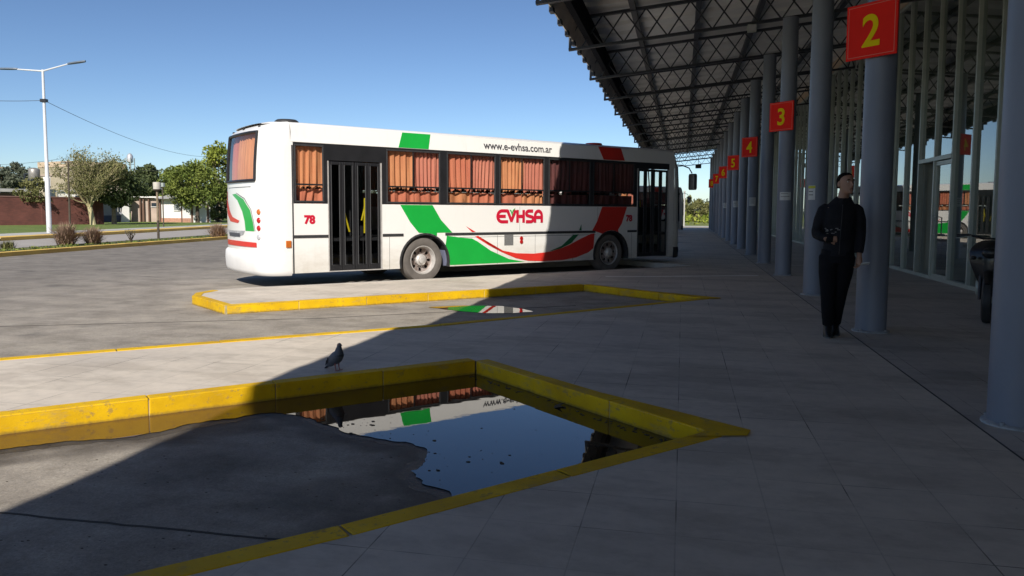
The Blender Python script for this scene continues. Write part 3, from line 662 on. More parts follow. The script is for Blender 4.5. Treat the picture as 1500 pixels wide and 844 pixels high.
def curtain(x0,x1,z0,z1,y,folds,parent,amp=.018,fn=None,scal=0,gather=0):
    nx=max(16,int(folds*9)); nz=7; vs=[]
    ph=random.uniform(0,6); ph2=random.uniform(0,6); k2=random.uniform(1.7,2.9); bend=random.uniform(-.05,.05); f3=random.uniform(.6,1.4)
    sc_=[scal*abs(math.sin(PI*s_*random.choice((2.5,3.5))+ph))+random.uniform(0,scal*.25) for s_ in [j/nx for j in range(nx+1)]]
    for i in range(nz+1):
        t=i/nz
        for j in range(nx+1):
            s=j/nx; z=z0+(z1-z0)*t+(sc_[j]*(1-t)**3)
            w=s+.035*math.sin(2*PI*f3*s+ph2)
            d=amp*(1-.3*t)*(math.sin(2*PI*folds*w+ph+.6*math.sin(3*s+i*.3))+.45*math.sin(2*PI*folds*k2*w+1.7*ph)+.3*math.sin(2*PI*folds*.37*s+ph2))
            xx=x0+(x1-x0)*s; xm_=(x0+x1)/2
            if gather: xx=xm_+(xx-xm_)*(1-gather*(1-t)**2)
            xx+=bend*(1-t)*math.sin(PI*s)
            vs.append(fn(s,z,d) if fn else (xx,y+d,z))
    k=nx+1
    return MB().add(vs,[(i*k+j,i*k+j+1,(i+1)*k+j+1,(i+1)*k+j) for i in range(nz) for j in range(nx)]).build('curtain',CUR[0] or random.choice(M_curts),parent,smooth=True,ang=180)
curtain(0,0,2.06,2.95,0,7,rw,.02,fn=lambda s,z,d:(lambda p:(p[0]+d,p[1],p[2]))(rp(.46+1.0*s,z,-.07)))
curtain(0,0,2.06,2.95,0,5,rw,.02,fn=lambda s,z,d:(lambda p:(p[0]+d,p[1],p[2]))(rp(1.42+.64*s,z,-.085)))
# marker lamps on the tail edge, tail lamp stack
for n_ in (.5,1.3,2.1): 
    p=rp(n_,3.05,0); MB().ball(p,(.03,.03,.02)).build('marker_lamp',M_black,bus)
for i,(z,m) in enumerate(((1.46,M_amber),(1.305,M_rlens),(1.16,M_rlens),(.995,M_clens))):
    p=rp(.28,z,0); o=MB().lathe([(.050,0),(.052,.012),(.042,.022),(.02,.027)],(0,0,0),'z',18).build('tail_lamp',m,bus,smooth=True)
    o.location=p; o.rotation_euler=Vector((-.85,-.5,0)).to_track_quat('Z','Y').to_euler()
o=MB().box(t_(5.14),t_(5.24),-.02,.03,.80,.93).build('side_marker',M_amber,bus,bevel=.008); o.location=(.02,.0,0)
# roof
vs=[];prof=[(.045,3.08),(.12,3.125),(.35,3.16),(.8,3.185),(1.25,3.195),(1.7,3.185),(2.15,3.16),(2.38,3.125),(2.455,3.08)]
xs=[(-.36,.30,.66),(-.22,.6,.86),(-.08,.9,.96),(0,1,1),(L,1,1),(L+.12,.0,.95)]
for x,k,w in xs:
    for y,z in prof: vs.append((x,1.25+(y-1.25)*w,3.08+(z-3.08)*k+(.02 if x<-.1 else 0)))
n=len(prof)
MB().add(vs,[(i*n+j,i*n+j+1,(i+1)*n+j+1,(i+1)*n+j) for i in range(5) for j in range(n-1)]).build('roof',M_white,bus,smooth=True)
MB().lathe([(.20,0),(.22,.02),(.22,.07),(.18,.10),(.0001,.11)],(.10,.42,3.10),n=20).build('roof_vent',M_rubber,bus,smooth=True)
MB().box(1.35,1.95,1.0,1.5,3.17,3.22).build('roof_hatch',M_rubber,bus,bevel=.02)
MB().lathe([(.22,0),(.2,.04),(.0001,.06)],(t_(13.2),.4,3.15),n=16).build('roof_vent',M_red,bus,smooth=True)
# dark window band: rails and posts
wins=[(5.345,5.93),(7.25,8.51),(8.67,9.94),(10.04,11.33),(11.45,12.77),(12.85,14.28)]
def band(y0,y1,ws,x0,x1,name):
    q=MB(); q.box(x0,x1,y0,y1,2.725,ZW1-.004); q.box(x0,x1,y0,y1,ZW0+.004,1.645)
    xs=[x0]+[t_(v) for w in ws for v in w]+[x1]
    for i in range(0,len(xs),2):
        if xs[i+1]-xs[i]>.005: q.box(xs[i],xs[i+1],y0,y1,1.645,2.725)
    return q.build(name,M_black,bus)
band(.008,.035,[wins[0]],t_(5.325),t_(5.99),'window_band')
MB().box(t_(5.99),t_(7.15),.008,.035,2.45,ZW1-.004).build('door_header',M_black,bus)
band(.008,.035,wins[1:],t_(7.15),t_(14.36),'window_band')
MB().box(t_(14.36),t_(15.56),.008,.035,2.60,ZW1-.004).build('door_header',M_black,bus)
fw_=[(5.5,7.2),(7.3,8.9),(9.0,10.5),(10.6,12.0),(12.2,13.6),(13.8,15.4)]
band(Wd-.035,Wd-.008,fw_,t_(5.325),L,'window_band')
def window(x0,x1,yo,sgn,cur=True,mull=True,dim=False):
    w=empty('window',(0,0,0)); w.parent=bus
    y=yo; z0,z1=1.645,2.725; f=.032
    q=MB()
    q.box(x0,x1,y-.004 if sgn<0 else y-.03,y+.03 if sgn<0 else y+.004,z0,z0+f); q.box(x0,x1,min(y,y+.03*-sgn)-.004,max(y,y+.03*-sgn),z1-f,z1)
    q.box(x0,x0+f,min(y,y-.03*sgn)-.002,max(y,y-.03*sgn),z0+f,z1-f); q.box(x1-f,x1,min(y,y-.03*sgn)-.002,max(y,y-.03*sgn),z0+f,z1-f)
    q.build('frame',M_rubber,w,bevel=.006)
    zt=z0+.335
    q=MB(); q.box(x0+f,x1-f,y+.0 if sgn<0 else y-.02,y+.02 if sgn<0 else y,zt-.016,zt+.016)
    if mull: xm=(x0+x1)/2-.02; q.box(xm-.012,xm+.012,y+.002 if sgn<0 else y-.018,y+.018 if sgn<0 else y-.002,zt+.016,z1-f)
    q.build('transom',M_black,w)
    yg=y+.022 if sgn<0 else y-.022
    MB().add([(x0+f,yg,z0+f),(x1-f,yg,z0+f),(x1-f,yg,z1-f),(x0+f,yg,z1-f)],[(0,1,2,3)]).build('pane',M_bglass,w)
    if cur:
        yc=y+.085 if sgn<0 else y-.085; wd=x1-x0
        if wd>1:
            xm=x0+wd*random.uniform(.44,.56)
            g1=random.choice((0,0,.06,.12)); curtain(x0-.05,xm+.02,z0+.24,z1,yc,random.uniform(5,8),w,.024,scal=.09,gather=g1); curtain(xm-.01,x1+.05,z0+.24,z1,yc+.015,random.uniform(5,8),w,.024,scal=.09,gather=random.choice((0,0,.08)))
            # gathered hem lying on the sill
            curtain(x0-.02,xm-.0,z0-.06,z0+.25,yc+.035 if sgn<0 else yc-.03,random.uniform(2,4),w,.03); curtain(xm-.02,x1+.03,z0-.06,z0+.25,yc+.045 if sgn<0 else yc-.04,random.uniform(2,4),w,.03)
        else: curtain(x0+.0,x1-.0,z0+.22,z1,yc,4.5,w,.022,scal=.07); curtain(x0+.04,x1-.0,z0-.05,z0+.26,yc+.04,3,w,.025)
    return w
for i,(a,c) in enumerate(wins): CUR[0]=M_maroon if i>=4 else None; window(t_(a),t_(c),.004,-1,True,i>0)
CUR[0]=None
for i,(a,c) in enumerate(fw_): window(t_(a),t_(c),Wd-.004,1,i<5,True)
# dark moulding line and skirt rail
for a,c in ((5.30,5.995),(7.15,7.62),(8.62,12.93),(14.03,14.36)): MB().box(t_(a),t_(c),-.012,0,.975,1.03).build('rub_strip',M_rubber,bus,bevel=.004)
q=MB(); q.box(t_(5.29),t_(5.315),-.006,.0,ZS,2.7); q.build('pillar_seal',M_rubber,bus)
for c,a in ((aw,arcR),(af,arcF)):
    inn=arc(c,az,ar-.035,180-c0,c0); MB().prism(a+inn[::-1],XZ,-.014,.35).build('wheel_arch_trim',M_rubber,bus)
for T0 in (6.72,7.30,8.86,9.98,11.05,12.2,14.18): MB().box(t_(T0),t_(T0)+.006,-.0012,.001,ZS+.01 if T0>8.8 else .31,.965).build('panel_seam',M_rubber,bus)
for T0 in (8.0,10.6,13.0): MB().box(t_(T0),t_(T0)+.005,-.0012,.001,1.04,1.60).build('panel_seam',M_rubber,bus)
MB().box(t_(8.75),t_(12.95),-.0012,.001,.925,.932).build('panel_seam',M_rubber,bus)
# livery, 3 mm proud
def decal(name,out,m,w=.003): return MB().prism(out,XZ,-w,-.0002).build(name,m,bus)
decal('green_stripe',[(t_(7.55),1.615),(t_(8.31),1.615),(t_(8.52),1.30),(t_(8.80),1.035),(t_(8.42),1.035)]+[p for p in arc(aw,az,ar+.004,62,93,8)][::1]+[(t_(7.98),1.04),(t_(7.78),1.26)],M_green)
decal('green_stripe',[(t_(8.63),.77),(t_(8.66),.97),(t_(9.02),.925),(t_(9.30),.90),(t_(9.45),.83),(t_(9.8),.62),(t_(10.3),.42),(t_(10.75),.34),(t_(8.74),.34),(t_(8.73),.5)],M_green)
def cornice(name,a0,a1,c0_,c1_,m):
    k=.045/(ZR-ZW1)
    f=lambda u,v,w:(u,w+(v-ZW1)*k,v)
    return MB().prism([(t_(a0),ZW1+.01),(t_(a1),ZW1+.01),(t_(c1_),ZR),(t_(c0_),ZR)],f,-.004,-.0002).build(name,m,bus)
cornice('green_stripe',7.52,8.22,7.63,8.29,M_green); cornice('red_stripe',13.18,13.90,13.03,13.80,M_red)
decal('red_stripe',[(t_(13.15),1.615),(t_(14.0),1.615),(t_(13.83),1.2),(t_(13.70),1.04)]+arc(af,az,ar+.004,66,120,8)+[(t_(12.83),1.035),(t_(12.98),1.25)],M_red)
sm=[(9.38,.94),(9.75,.74),(10.1,.62),(10.5,.545),(11.0,.52),(11.5,.55),(11.9,.64),(12.1,.70),(12.45,.84),(12.78,.95)]
lo=[(12.90,.96),(12.87,.60),(12.7,.50),(12.3,.39),(11.9,.345),(11.3,.335),(10.85,.36),(10.5,.43),(10.1,.58),(9.7,.79),(9.46,.955)]
decal('red_swoosh',[(t_(a),z) for a,z in sm+lo],M_red,.006)
decal('red_swoosh_tip',[(t_(9.14),1.17),(t_(9.30),1.04),(t_(9.40),1.04)],M_red)
decal('green_swoosh',[(t_(11.45),.555),(t_(11.85),.68),(t_(12.22),.94),(t_(12.38),.945),(t_(12.15),.74),(t_(11.8),.615)],M_dgreen,.009)
decal('green_swoosh_tip',[(t_(12.40),1.04),(t_(12.48),1.04),(t_(12.47),1.19)],M_dgreen)
MB().box(t_(10.17),t_(10.42),-.006,.0,.73,.965).build('intake_grille',mat('grille',(.16,.16,.16),.6,.2,60),bus)
for z in (.80,.88): MB().lathe([(.045,0),(.045,-.012),(.03,-.016)],(t_(10.65),-.001,z),'y',14).build('reflector',M_rlens,bus)
text('web_address','www.e-evhsa.com.ar',.235,M_text,bus,(t_(9.62),.008,2.855),(R(90)-math.atan(.14),0,0),.002,.003,sx=.97)
text('fleet_number','78',.21,M_crim,bus,(t_(5.52),-.003,1.25),(R(90),0,0),.002,.012)
text('fleet_number','78',.21,M_crim,bus,(t_(13.98),-.003,1.26),(R(90),0,0),.002,.012)
# company lettering: thick strokes
def stroke(q,pts,w,y):
    pts=[Vector((a,0,c)) for a,c in pts]; n=len(pts); l=[];r=[]
    for i,p in enumerate(pts):
        d0=(p-pts[i-1]).normalized() if i else (pts[1]-p).normalized(); d1=(pts[i+1]-p).normalized() if i<n-1 else d0
        d=(d0+d1); d=d.normalized() if d.length>1e-6 else d0
        nn=Vector((-d.z,0,d.x)); k=w/2/max(.45,nn.dot(Vector((-d0.z,0,d0.x)))); l.append(p+nn*k); r.append(p-nn*k)
    vs=[];fs=[]
    for a in l: vs.append((a.x,y,a.z))
    for a in r: vs.append((a.x,y,a.z))
    for i in range(n-1): fs.append((i,i+1,n+i+1,n+i))
    q.add(vs,fs)
def logo():
    q=MB(); X0=t_(9.96); Z0=1.235; S_=.29; w=.074; u=lambda a,b:(X0+a*S_,Z0+b*S_)
    def A(cx,cz,rx,rz,a0,a1,n=10): return [u(cx+rx*math.cos(R(a0+(a1-a0)*i/n)),cz+rz*math.sin(R(a0+(a1-a0)*i/n))) for i in range(n+1)]
    y=-.0035; st=[]
    st.append([u(1.05,.92)]+[u(.62,.92)]+A(.5,.5,.42,.42,95,265,10)+[u(.62,.08),u(1.08,.08)])
    st.append([u(.12,.5),u(.85,.5)])
    st.append([u(1.0,.98),u(1.42,.08)]); st.append([u(1.36,.08),u(1.80,.98)])
    st.append([u(1.98,.0),u(1.98,1.0)]); st.append([u(2.58,.0),u(2.58,1.0)]); st.append([u(2.0,.5),u(2.56,.5)])
    st.append([u(3.52,.92)]+A(3.10,.715,.25,.205,90,225,8)+A(3.28,.29,.25,.21,45,-90,8)+[u(2.80,.08)])
    st.append([u(3.72,.0)]+[u(3.72,.5)]+A(4.06,.55,.34,.37,180,0,10)+[u(4.40,.0)])
    st.append([u(3.74,.42),u(4.38,.42)])
    for i,p in enumerate(st): stroke(q,p,w,y-.0006*i)
    o=q.build('company_name',M_crim,bus,fix=False)
    g=MB(); g.prism([u(1.18,1.03),u(1.33,.82),u(1.44,.5),u(1.50,.82),u(1.74,1.16),u(1.50,.98),u(1.43,.78),u(1.36,.98)],XZ,-.014,-.0105); g.build('name_leaf',M_green,bus)
logo()
# wheels
def wheel(x,y,dual):
    w=empty('wheel',(x,y,.47)); w.parent=bus
    R_=.475
    MB().lathe([(.30,.0),(.33,-.012),(.40,-.02),(.445,-.012),(R_-.008,.03),(R_,.07),(R_,.21),(R_-.01,.25),(.44,.28),(.30,.28)],(0,0,0),'y',48,False).build('tyre',M_tyre,w,smooth=True)
    q=MB(); q.lathe([(.302,.012),(.30,-.006),(.285,-.006),(.272,.02),(.265,.08),(.255,.10 if dual else .05)],(0,0,0),'y',40,False)
    q.build('rim',M_hub,w,smooth=True)
    # dish with hand holes
    n=48; dv=.13 if dual else .04
    q=MB(); vs=[];fs=[]
    rr=[(.262,dv-.03),(.235,dv-.012),(.165,dv+.0),(.12,dv-.005)]
    for r_,h in rr:
        for j in range(n): t=2*PI*j/n; vs.append((r_*math.cos(t),h,r_*math.sin(t)))
    for i in range(3):
        for j in range(n):
            if i==1 and (j%6) in (0,1): continue
            fs.append((i*n+j,i*n+(j+1)%n,(i+1)*n+(j+1)%n,(i+1)*n+j))
    q.add(vs,fs); q.build('dish',M_rim,w,smooth=True)
    MB().lathe([(.25,dv+.05),(.05,dv+.05)],(0,0,0),'y',24).build('drum',M_dark,w)
    q=MB(); q.lathe([(.125,dv),(.12,dv-.05),(.085,dv-.07),(.08,dv-.12 if dual else dv-.08),(.05,dv-.135 if dual else dv-.09),(.0001,dv-.135 if dual else dv-.09)],(0,0,0),'y',24)
    q.build('hub_cap',M_hub,w,smooth=True)
    q=MB()
    for k in range(10): a=2*PI*k/10; q.lathe([(.014,dv+.005),(.014,dv-.03)],(.142*math.cos(a),0,.142*math.sin(a)),'y',6)
    q.build('wheel_nuts',M_rim,w)
    return w
w_=wheel(aw-.03,.035,True); w_.rotation_euler=(0,R(11),0); w_=wheel(af-.03,.05,False)
for x in (aw-.03,af-.03):
    w_=wheel(x,Wd-.035,True); w_.rotation_euler=(0,0,PI)
MB().box(t_(8.64),t_(8.74),.06,.5,.33,.66).build('mud_flap',mat('mud flap blue grey',(.14,.15,.22),.6,.2,6),bus)
q=MB(); q.box(.1,L-.1,.35,2.15,.38,.62); q.box(.5,1.9,.6,1.9,.28,.5); q.tube([(aw,.35,.47),(aw,2.15,.47)],.09,10); q.tube([(af,.35,.44),(af,2.15,.44)],.06,10); q.box(3.9,5.2,.25,.8,.30,.62); q.box(5.6,6.6,.3,.9,.33,.62)
q.build('chassis',M_dark,bus)
q=MB(); 
for c in (aw,af):
    for yy in ((.35,.40),(2.10,2.15)): q.box(c-.62,c+.62,yy[0],yy[1],.3,1.05)
q.build('wheel_housing',M_dark,bus)
MB().box(-.3,L+.2,.06,Wd-.06,.90,.96).build('floor',M_dark,bus)
MB().box(-.3,L+.1,.07,Wd-.07,2.93,2.96).build('ceiling',mat('bus ceiling',(.3,.3,.3),.7,.05,1),bus)
MB().box(t_(7.16),t_(14.2),.10,.13,.96,1.60).build('inner_lining',M_dark,bus)
# doors
def folding_door(x0,x1,z1,glass,name='door'):
    d=empty(name,(0,0,0)); d.parent=bus; n=4; w=(x1-x0-.04)/n
    q=MB(); q.box(x0,x0+.018,-.004,.05,ZS,z1); q.box(x1-.018,x1,-.004,.05,ZS,z1); q.box(x0+.018,x1-.018,-.004,.05,ZS,ZS+.02)
    q.build('jamb',M_hub,d)
    q=MB(); g=MB(); rb=MB()
    for i in range(n):
        a=x0+.02+i*w; c=a+w; zz0,zz1=ZS+.03,z1-.01; e=.055
        yy=.012+(.010 if i%2 else 0)
        q.box(a+.004,a+e,yy,yy+.03,zz0,zz1); q.box(c-e,c-.004,yy,yy+.03,zz0,zz1); q.box(a+e,c-e,yy,yy+.03,zz0,zz0+.10); q.box(a+e,c-e,yy,yy+.03,zz1-.06,zz1)
        g.add([(a+e,yy+.015,zz0+.1),(c-e,yy+.015,zz0+.1),(c-e,yy+.015,zz1-.06),(a+e,yy+.015,zz1-.06)],[(0,1,2,3)])
        o_=[(a+e,zz0+.1),(c-e,zz0+.1),(c-e,zz1-.06),(a+e,zz1-.06)]; rb.tube([(x,yy-.001,z) for x,z in o_+o_[:1]],.008,6)
    q.build('leaf_frame',M_black,d,bevel=.008); g.build('pane',glass,d); rb.build('seal',mat('door seal',(.05,.05,.052),.4,.1,5) if name=='door' and 'door seal' not in bpy.data.materials else bpy.data.materials['door seal'],d)
    return d
d1=folding_door(t_(6.0),t_(7.14),2.44,M_dglass); d2=folding_door(t_(14.37),t_(15.54),2.60,M_bglass)
MB().box(t_(5.9),t_(7.3),1.2,1.24,.3,2.9).build('inner_partition',M_dark,bus)
MB().tube([(t_(6.335),.075,1.56),(t_(6.47),.075,1.08)],.018).build('handrail',M_rail,bus); MB().tube([(t_(6.80),.075,1.74),(t_(6.79),.075,1.05)],.018).build('handrail',M_rail,bus); MB().tube([(t_(6.85),.10,1.72),(t_(6.74),.10,1.30)],.016).build('handrail',M_rail,bus)
q=MB(); q.tube([(t_(14.5),.5,.9),(t_(14.5),.5,2.9)],.017); q.tube([(t_(15.3),.8,.9),(t_(15.3),.8,1.8)],.017); q.build('handrail',M_rail,bus)
# nose
front=[(.36,.42,0),(.6,.45,0),(1.0,.45,0),(1.25,.44,0),(1.8,.40,0),(2.3,.35,0),(2.72,.30,0),(2.9,.24,.03),(3.0,.18,.045),(3.08,.12,.06)]
shell(front,(1.25,2.72,3,13),mirror=True).build('front_panel',M_white,bus,smooth=True,ang=60)
shell([(.27,.40,.01),(.30,.46,0),(.5,.48,-.005),(.56,.46,0)],None,mirror=True).build('front_bumper',M_rubber,bus,smooth=True)
def fp(n,z,off=.0):
    pr=plan(1.0)
    for (x0,y0),(x1,y1) in zip(pr,pr[1:]):
        if y0<=n<=y1+1e-9 and y1>y0: t=(n-y0)/(y1-y0); x=x0+(x1-x0)*t; break
    for (z0,b0,_),(z1,b1,_) in zip(front,front[1:]):
        if z0<=z<=z1: b=b0+(b1-b0)*(z-z0)/(z1-z0)
    return (L-x*b+off,n,z)
ns=[.10,.22,.42,.75,1.25,1.75,2.08,2.28,2.40]; vs=[fp(n,z) for z in (1.25,1.8,2.3,2.72) for n in ns]; k=len(ns)
ws=empty('windscreen',(0,0,0)); ws.parent=bus
MB().add(vs,[(i*k+j,i*k+j+1,(i+1)*k+j+1,(i+1)*k+j) for i in range(3) for j in range(k-1)]).build('pane',M_bglass,ws,smooth=True)
MB().tube([fp(n,1.26,.01) for n in ns]+[fp(2.4,z,.01) for z in (1.8,2.3,2.71)]+[fp(n,2.71,.01) for n in ns[::-1]]+[fp(.1,z,.01) for z in (2.3,1.8,1.26)],.028,6).build('frame',M_rubber,ws)
MB().tube([fp(1.25,1.27,.01),fp(1.25,1.8,.01),fp(1.25,2.3,.01),fp(1.25,2.71,.01)],.018,6).build('divider',M_rubber,ws)
for n_ in (.3,2.2):
    h=MB().lathe([(.10,0),(.11,.03),(.09,.05),(.02,.06)],(0,0,0),'x',20).build('headlight',M_clens,bus,smooth=True); h.location=fp(n_,.78,-.02)
def mirror(y,s):
    m=empty('wing_mirror',(L,y,0)); m.parent=bus
    MB().tube([(.02,.06*-s,2.74),(.18,s*.10,2.73),(.34,s*.20,2.66),(.42,s*.24,2.52)],.016,8).build('arm',M_rubber,m,smooth=True)
    MB().prism([(-.10,0),(.10,0),(.12,.05),(.12,.38),(.10,.43),(-.10,.43),(-.12,.38),(-.12,.05)],lambda u,v,w:(.40+w*.9,s*.25+u,2.08+v),0,.09).build('housing',M_rubber,m,bevel=.015)
    MB().prism([(-.085,.03),(.085,.03),(.085,.40),(-.085,.40)],lambda u,v,w:(.40+w,s*.25+u,2.08+v),-.004,-.001).build('glass',M_chrome,m)
mirror(0,-1); mirror(Wd,1)
MB().box(8.9,9.4,1.7,2.2,.96,1.9).build('driver_seat',M_dark,bus,bevel=.05); MB().box(9.85,L+.3,.75,2.35,.96,1.62).build('dashboard',M_dark,bus,bevel=.04); MB().box(8.6,8.64,.9,2.4,.96,2.9).build('driver_screen',M_dark,bus)
MB().prism(arc(0,0,.24,0,360,24),lambda u,v,w:(9.75+w*.8+v*.3,1.95+u,1.75+v*.9),0,.03).build('steering_wheel',M_dark,bus)
bus2=copy_tree(bus); bus2['label']='distant bus in a far dock, its dark nose showing past the white bus'
bus2.location=(bx+.15,by+P*4.35,GZ-.01)
#MARK2
# ------------------------------------------------------------------ trees and plants
def leaves(q,c,rad,n,s,shell=.0,flat=1.0):
    for _ in range(n):
        while True:
            p=Vector((random.uniform(-1,1),random.uniform(-1,1),random.uniform(-1,1)))
            if shell<p.length<1: break
        p=Vector((c[0]+p.x*rad[0],c[1]+p.y*rad[1],c[2]+p.z*rad[2]))
        a=Vector((random.gauss(0,1),random.gauss(0,1),random.gauss(0,1)*flat)).normalized(); b=a.cross(Vector((random.gauss(0,1),random.gauss(0,1),random.gauss(0,1)))).normalized()
        k=s*random.uniform(.6,1.3); a*=k; b*=k*.6
        q.add([p-a,p+b*.8,p+a,p-b*.8],[(0,1,2,3)])
def tree(px,D,h,rw,trunk,name,lab,leaf,bark,n=40,lf=90,ls=.16,z0=None,group='trees beyond the roads',seed=1,lean=0,clump=.33,xy=None):
    random.seed(seed); x,y=xy if xy else at(px,D)
    r=empty(name,(x,y,GZ),label=lab,cat='tree',group=group)
    q=MB(); tr=random.uniform(.9,1.1)*.035*h; tops=[]
    q.tube([(0,0,-.05),(lean*.3,0,trunk*.5),(lean*.6,.02,trunk)],[tr*1.25,tr,tr*.8],9,cap=False)
    cz=(trunk+h)/2+.1; rz=(h-trunk)/2+.15; cl=[]
    for i in range(n):
        a=random.uniform(0,2*PI); u=random.uniform(-.95,1); rr=math.sqrt(max(0,1-u*u))*random.uniform(.55,1.0)*(1.08 if u<.3 else .95)
        cl.append((lean+rw*rr*math.cos(a),rw*rr*math.sin(a),cz+rz*u*random.uniform(.75,1.0)))
    for c in cl[:max(8,n//3)]:
        m=(c[0]*.4+lean*.4,c[1]*.4,trunk+(c[2]-trunk)*.45)
        q.tube([(lean*.6,.02,trunk-.05),m,c],[tr*.5,tr*.28,tr*.06],5,cap=False)
    q.build('trunk',bark,r,smooth=True,fix=False)
    q=MB()
    for c in cl:
        s=rw*clump*random.uniform(.6,1.25); leaves(q,c,(s,s,s*.8),int(lf*random.uniform(.5,1.3)),ls)
    q.build('crown',leaf,r,fix=False)
    return r
# bare, many-stemmed tree
random.seed(3)
x,y=at(135,69); r=empty('willow_tree',(x,y,GZ),label='tall fan shaped tree with bare yellowish twigs before the brick wall',cat='tree',group='trees beyond the roads')
q=MB(); q.tube([(.15,0,-.1),(.05,0,.6),(-.15,0,1.6)],[.28,.22,.2],9,cap=False); tips=[]
def grow(p,d,l,rad,lev):
    pts=[p]; v=d.copy()
    for i in range(4):
        v=(v+Vector((random.gauss(0,.09),random.gauss(0,.09),random.gauss(.02,.06)))).normalized(); pts.append(pts[-1]+v*l/4)
    q.tube(pts,[rad,rad*.85,rad*.7,rad*.55,rad*.4],5 if lev<2 else 3,cap=False)
    if lev<3:
        for i in range((5,5,4)[lev]):
            k=random.randint(1,4); dd=(v+Vector((random.gauss(0,.42),random.gauss(0,.42),random.gauss(.1,.25)))).normalized(); grow(pts[k],dd,l*random.uniform(.5,.8),rad*.5,lev+1)
    else: tips.append(pts[-1]); tips.append(pts[2])
for i in range(11):
    a=2*PI*i/11+random.uniform(-.2,.2); t=random.uniform(.12,.68)
    grow(Vector((-.15,0,1.5)),Vector((math.cos(a)*math.sin(t),math.sin(a)*math.sin(t),math.cos(t))),random.uniform(2.0,2.6),.085,0)
q.build('branches',M_twig,r,fix=False)
q=MB()
for p in tips: leaves(q,p,(.28,.28,.28),4,.085)
q.build('crown',M_leafO,r,fix=False)
tree(168,72,5.3,2.6,1.9,'evergreen_tree','dense dark evergreen tree with a stout pale trunk at the end of the brick wall',M_leafD,M_bark,46,150,.17,seed=5)
tree(52,68,3.9,1.35,1.7,'young_tree','small green young tree before the brick wall, left of the white lamp post',M_leafO,M_bark,26,80,.12,seed=6,lean=.1)
tree(290,83,6.0,2.9,1.9,'shade_tree','broad green tree with a dark trunk in front of the white house',M_leafG,M_barkD,60,130,.17,seed=8)
tree(322,93,9.0,2.7,2.5,'poplar_tree','tall yellow green tree rising behind the low houses beside the bus',M_leafY,M_bark,60,120,.20,seed=9)
tree(262,100,6.6,2.6,2,'rounded_tree','mid green tree behind the grey house roof',M_leafG,M_barkD,40,110,.2,seed=10)
tree(228,108,7.2,3.3,2,'rounded_tree','dull green tree behind the small house roof between the two big trees',M_leafD,M_barkD,50,110,.24,seed=11)
tree(206,112,6.0,2.6,2,'rounded_tree','low dark tree behind the white porch house',M_leafD,M_barkD,36,110,.24,seed=12)
tree(320,86,2.9,1.6,.3,'shrub','dark evergreen bush at the right end of the white house',M_leafD,M_barkD,30,120,.14,seed=13)
for i,(px,D,h,w) in enumerate(((3,140,8.2,3.2),(22,150,9.8,3.8),(42,145,8.8,3),(66,150,9.5,3.4),(90,150,8.5,3),(-20,140,8.5,4))):
    tree(px,D,h,w,3,'tall_tree',('grey green far tree, %s in the row left of the lamp post'%('second','third','fourth','fifth','sixth','first')[i]) if i!=3 else 'grey green far tree just left of the beige house roof',M_leafF,M_bark,44,60,.28,seed=20+i,clump=.26,group='far trees behind the brick wall')
# far woods on the horizon
random.seed(31); q=MB()
for i in range(150):
    x=random.uniform(-30,110); y=random.uniform(290,330); h=random.uniform(2.5,6.5)
    leaves(q,(x,y,h*.5),(random.uniform(3,6),3,h*.55),60,.9)
for i in range(170):
    x=-90-random.uniform(0,260); y=260+random.uniform(-10,20)-(-90-x)*.3; h=random.uniform(6,11)
    leaves(q,(x,y,h*.5),(random.uniform(4,8),4,h*.55),60,1.1)
tag(q.build('distant_woods',M_leafF,fix=False),kind='stuff')
q=MB()
for i in range(210):
    y=random.uniform(92,270); x=random.uniform(-.05,.22)*y+random.uniform(-3,3); h=random.uniform(.3,.9)+y*.004
    leaves(q,(x,y,h*.4),(h*1.6,h*1.2,h*.6),40,.13+y*.0012)
tag(q.build('field_scrub',M_leafY,fix=False),kind='stuff')
tree(0,0,3.4,2.1,.5,'field_bush','rounded olive bush standing in the field beyond the canopy end',M_leafO,M_bark,30,90,.2,seed=41,xy=(1.6,118),group=None)
# field post
r=empty('post',(.15,79,GZ),label='thin white post at the field edge beyond the bus',cat='post'); MB().tube([(0,0,0),(0,0,3.4)],.07,10).build('shaft',M_walk,r); MB().lathe([(.12,0),(.12,.08),(.05,.14)],(0,0,3.4),n=10).build('cap',M_walk,r)
# verge plants
def tuft(px,D,h,n,lab,m,seed):
    random.seed(seed); x,y=at(px,D); q=MB()
    for i in range(n):
        a=random.uniform(0,2*PI); t=abs(random.gauss(0,.55)); l=h*random.uniform(.6,1.1); b0=Vector((random.gauss(0,.10),random.gauss(0,.10),0)); d=Vector((math.cos(a)*math.sin(t),math.sin(a)*math.sin(t),math.cos(t)))
        w=Vector((-math.sin(a),math.cos(a),0))*.012; m1=b0+d*l*.55; m2=b0+d*l+Vector((math.cos(a),math.sin(a),-.6))*l*.12
        q.add([b0-w,b0+w,m1+w,m1-w,m2],[(0,1,2,3),(3,2,4)])
    r=empty('ornamental_grass',(x,y,GZ+.04),label=lab,cat='plant',group='tufts of dry grass on the verge')
    q.build('blades',m,r,fix=False); q=MB()
    leaves(q,(0,0,h*.22),(h*.42,h*.42,h*.22),240,.035); q.build('base_leaves',M_dry,r,fix=False)
tuft(97,30.5,1.0,800,'largest brownish grass tuft on the verge, right of the white lamp post',M_dry,51)
tuft(136,31.5,.8,700,'second brownish grass tuft, darker and lower, beside the largest one',M_dry,52)
tuft(319,38,.85,700,'brown grass tuft on the verge just behind the bus tail',M_dry,53)
tuft(10,27.5,.35,220,'tiny pale weed tuft at the left end of the verge',M_leafO,54)
random.seed(60); x,y=at(192,33.5); r=empty('bare_shrub',(x,y,GZ+.04),label='small leafless twig shrub on the verge left of the short lantern post',cat='plant')
q=MB()
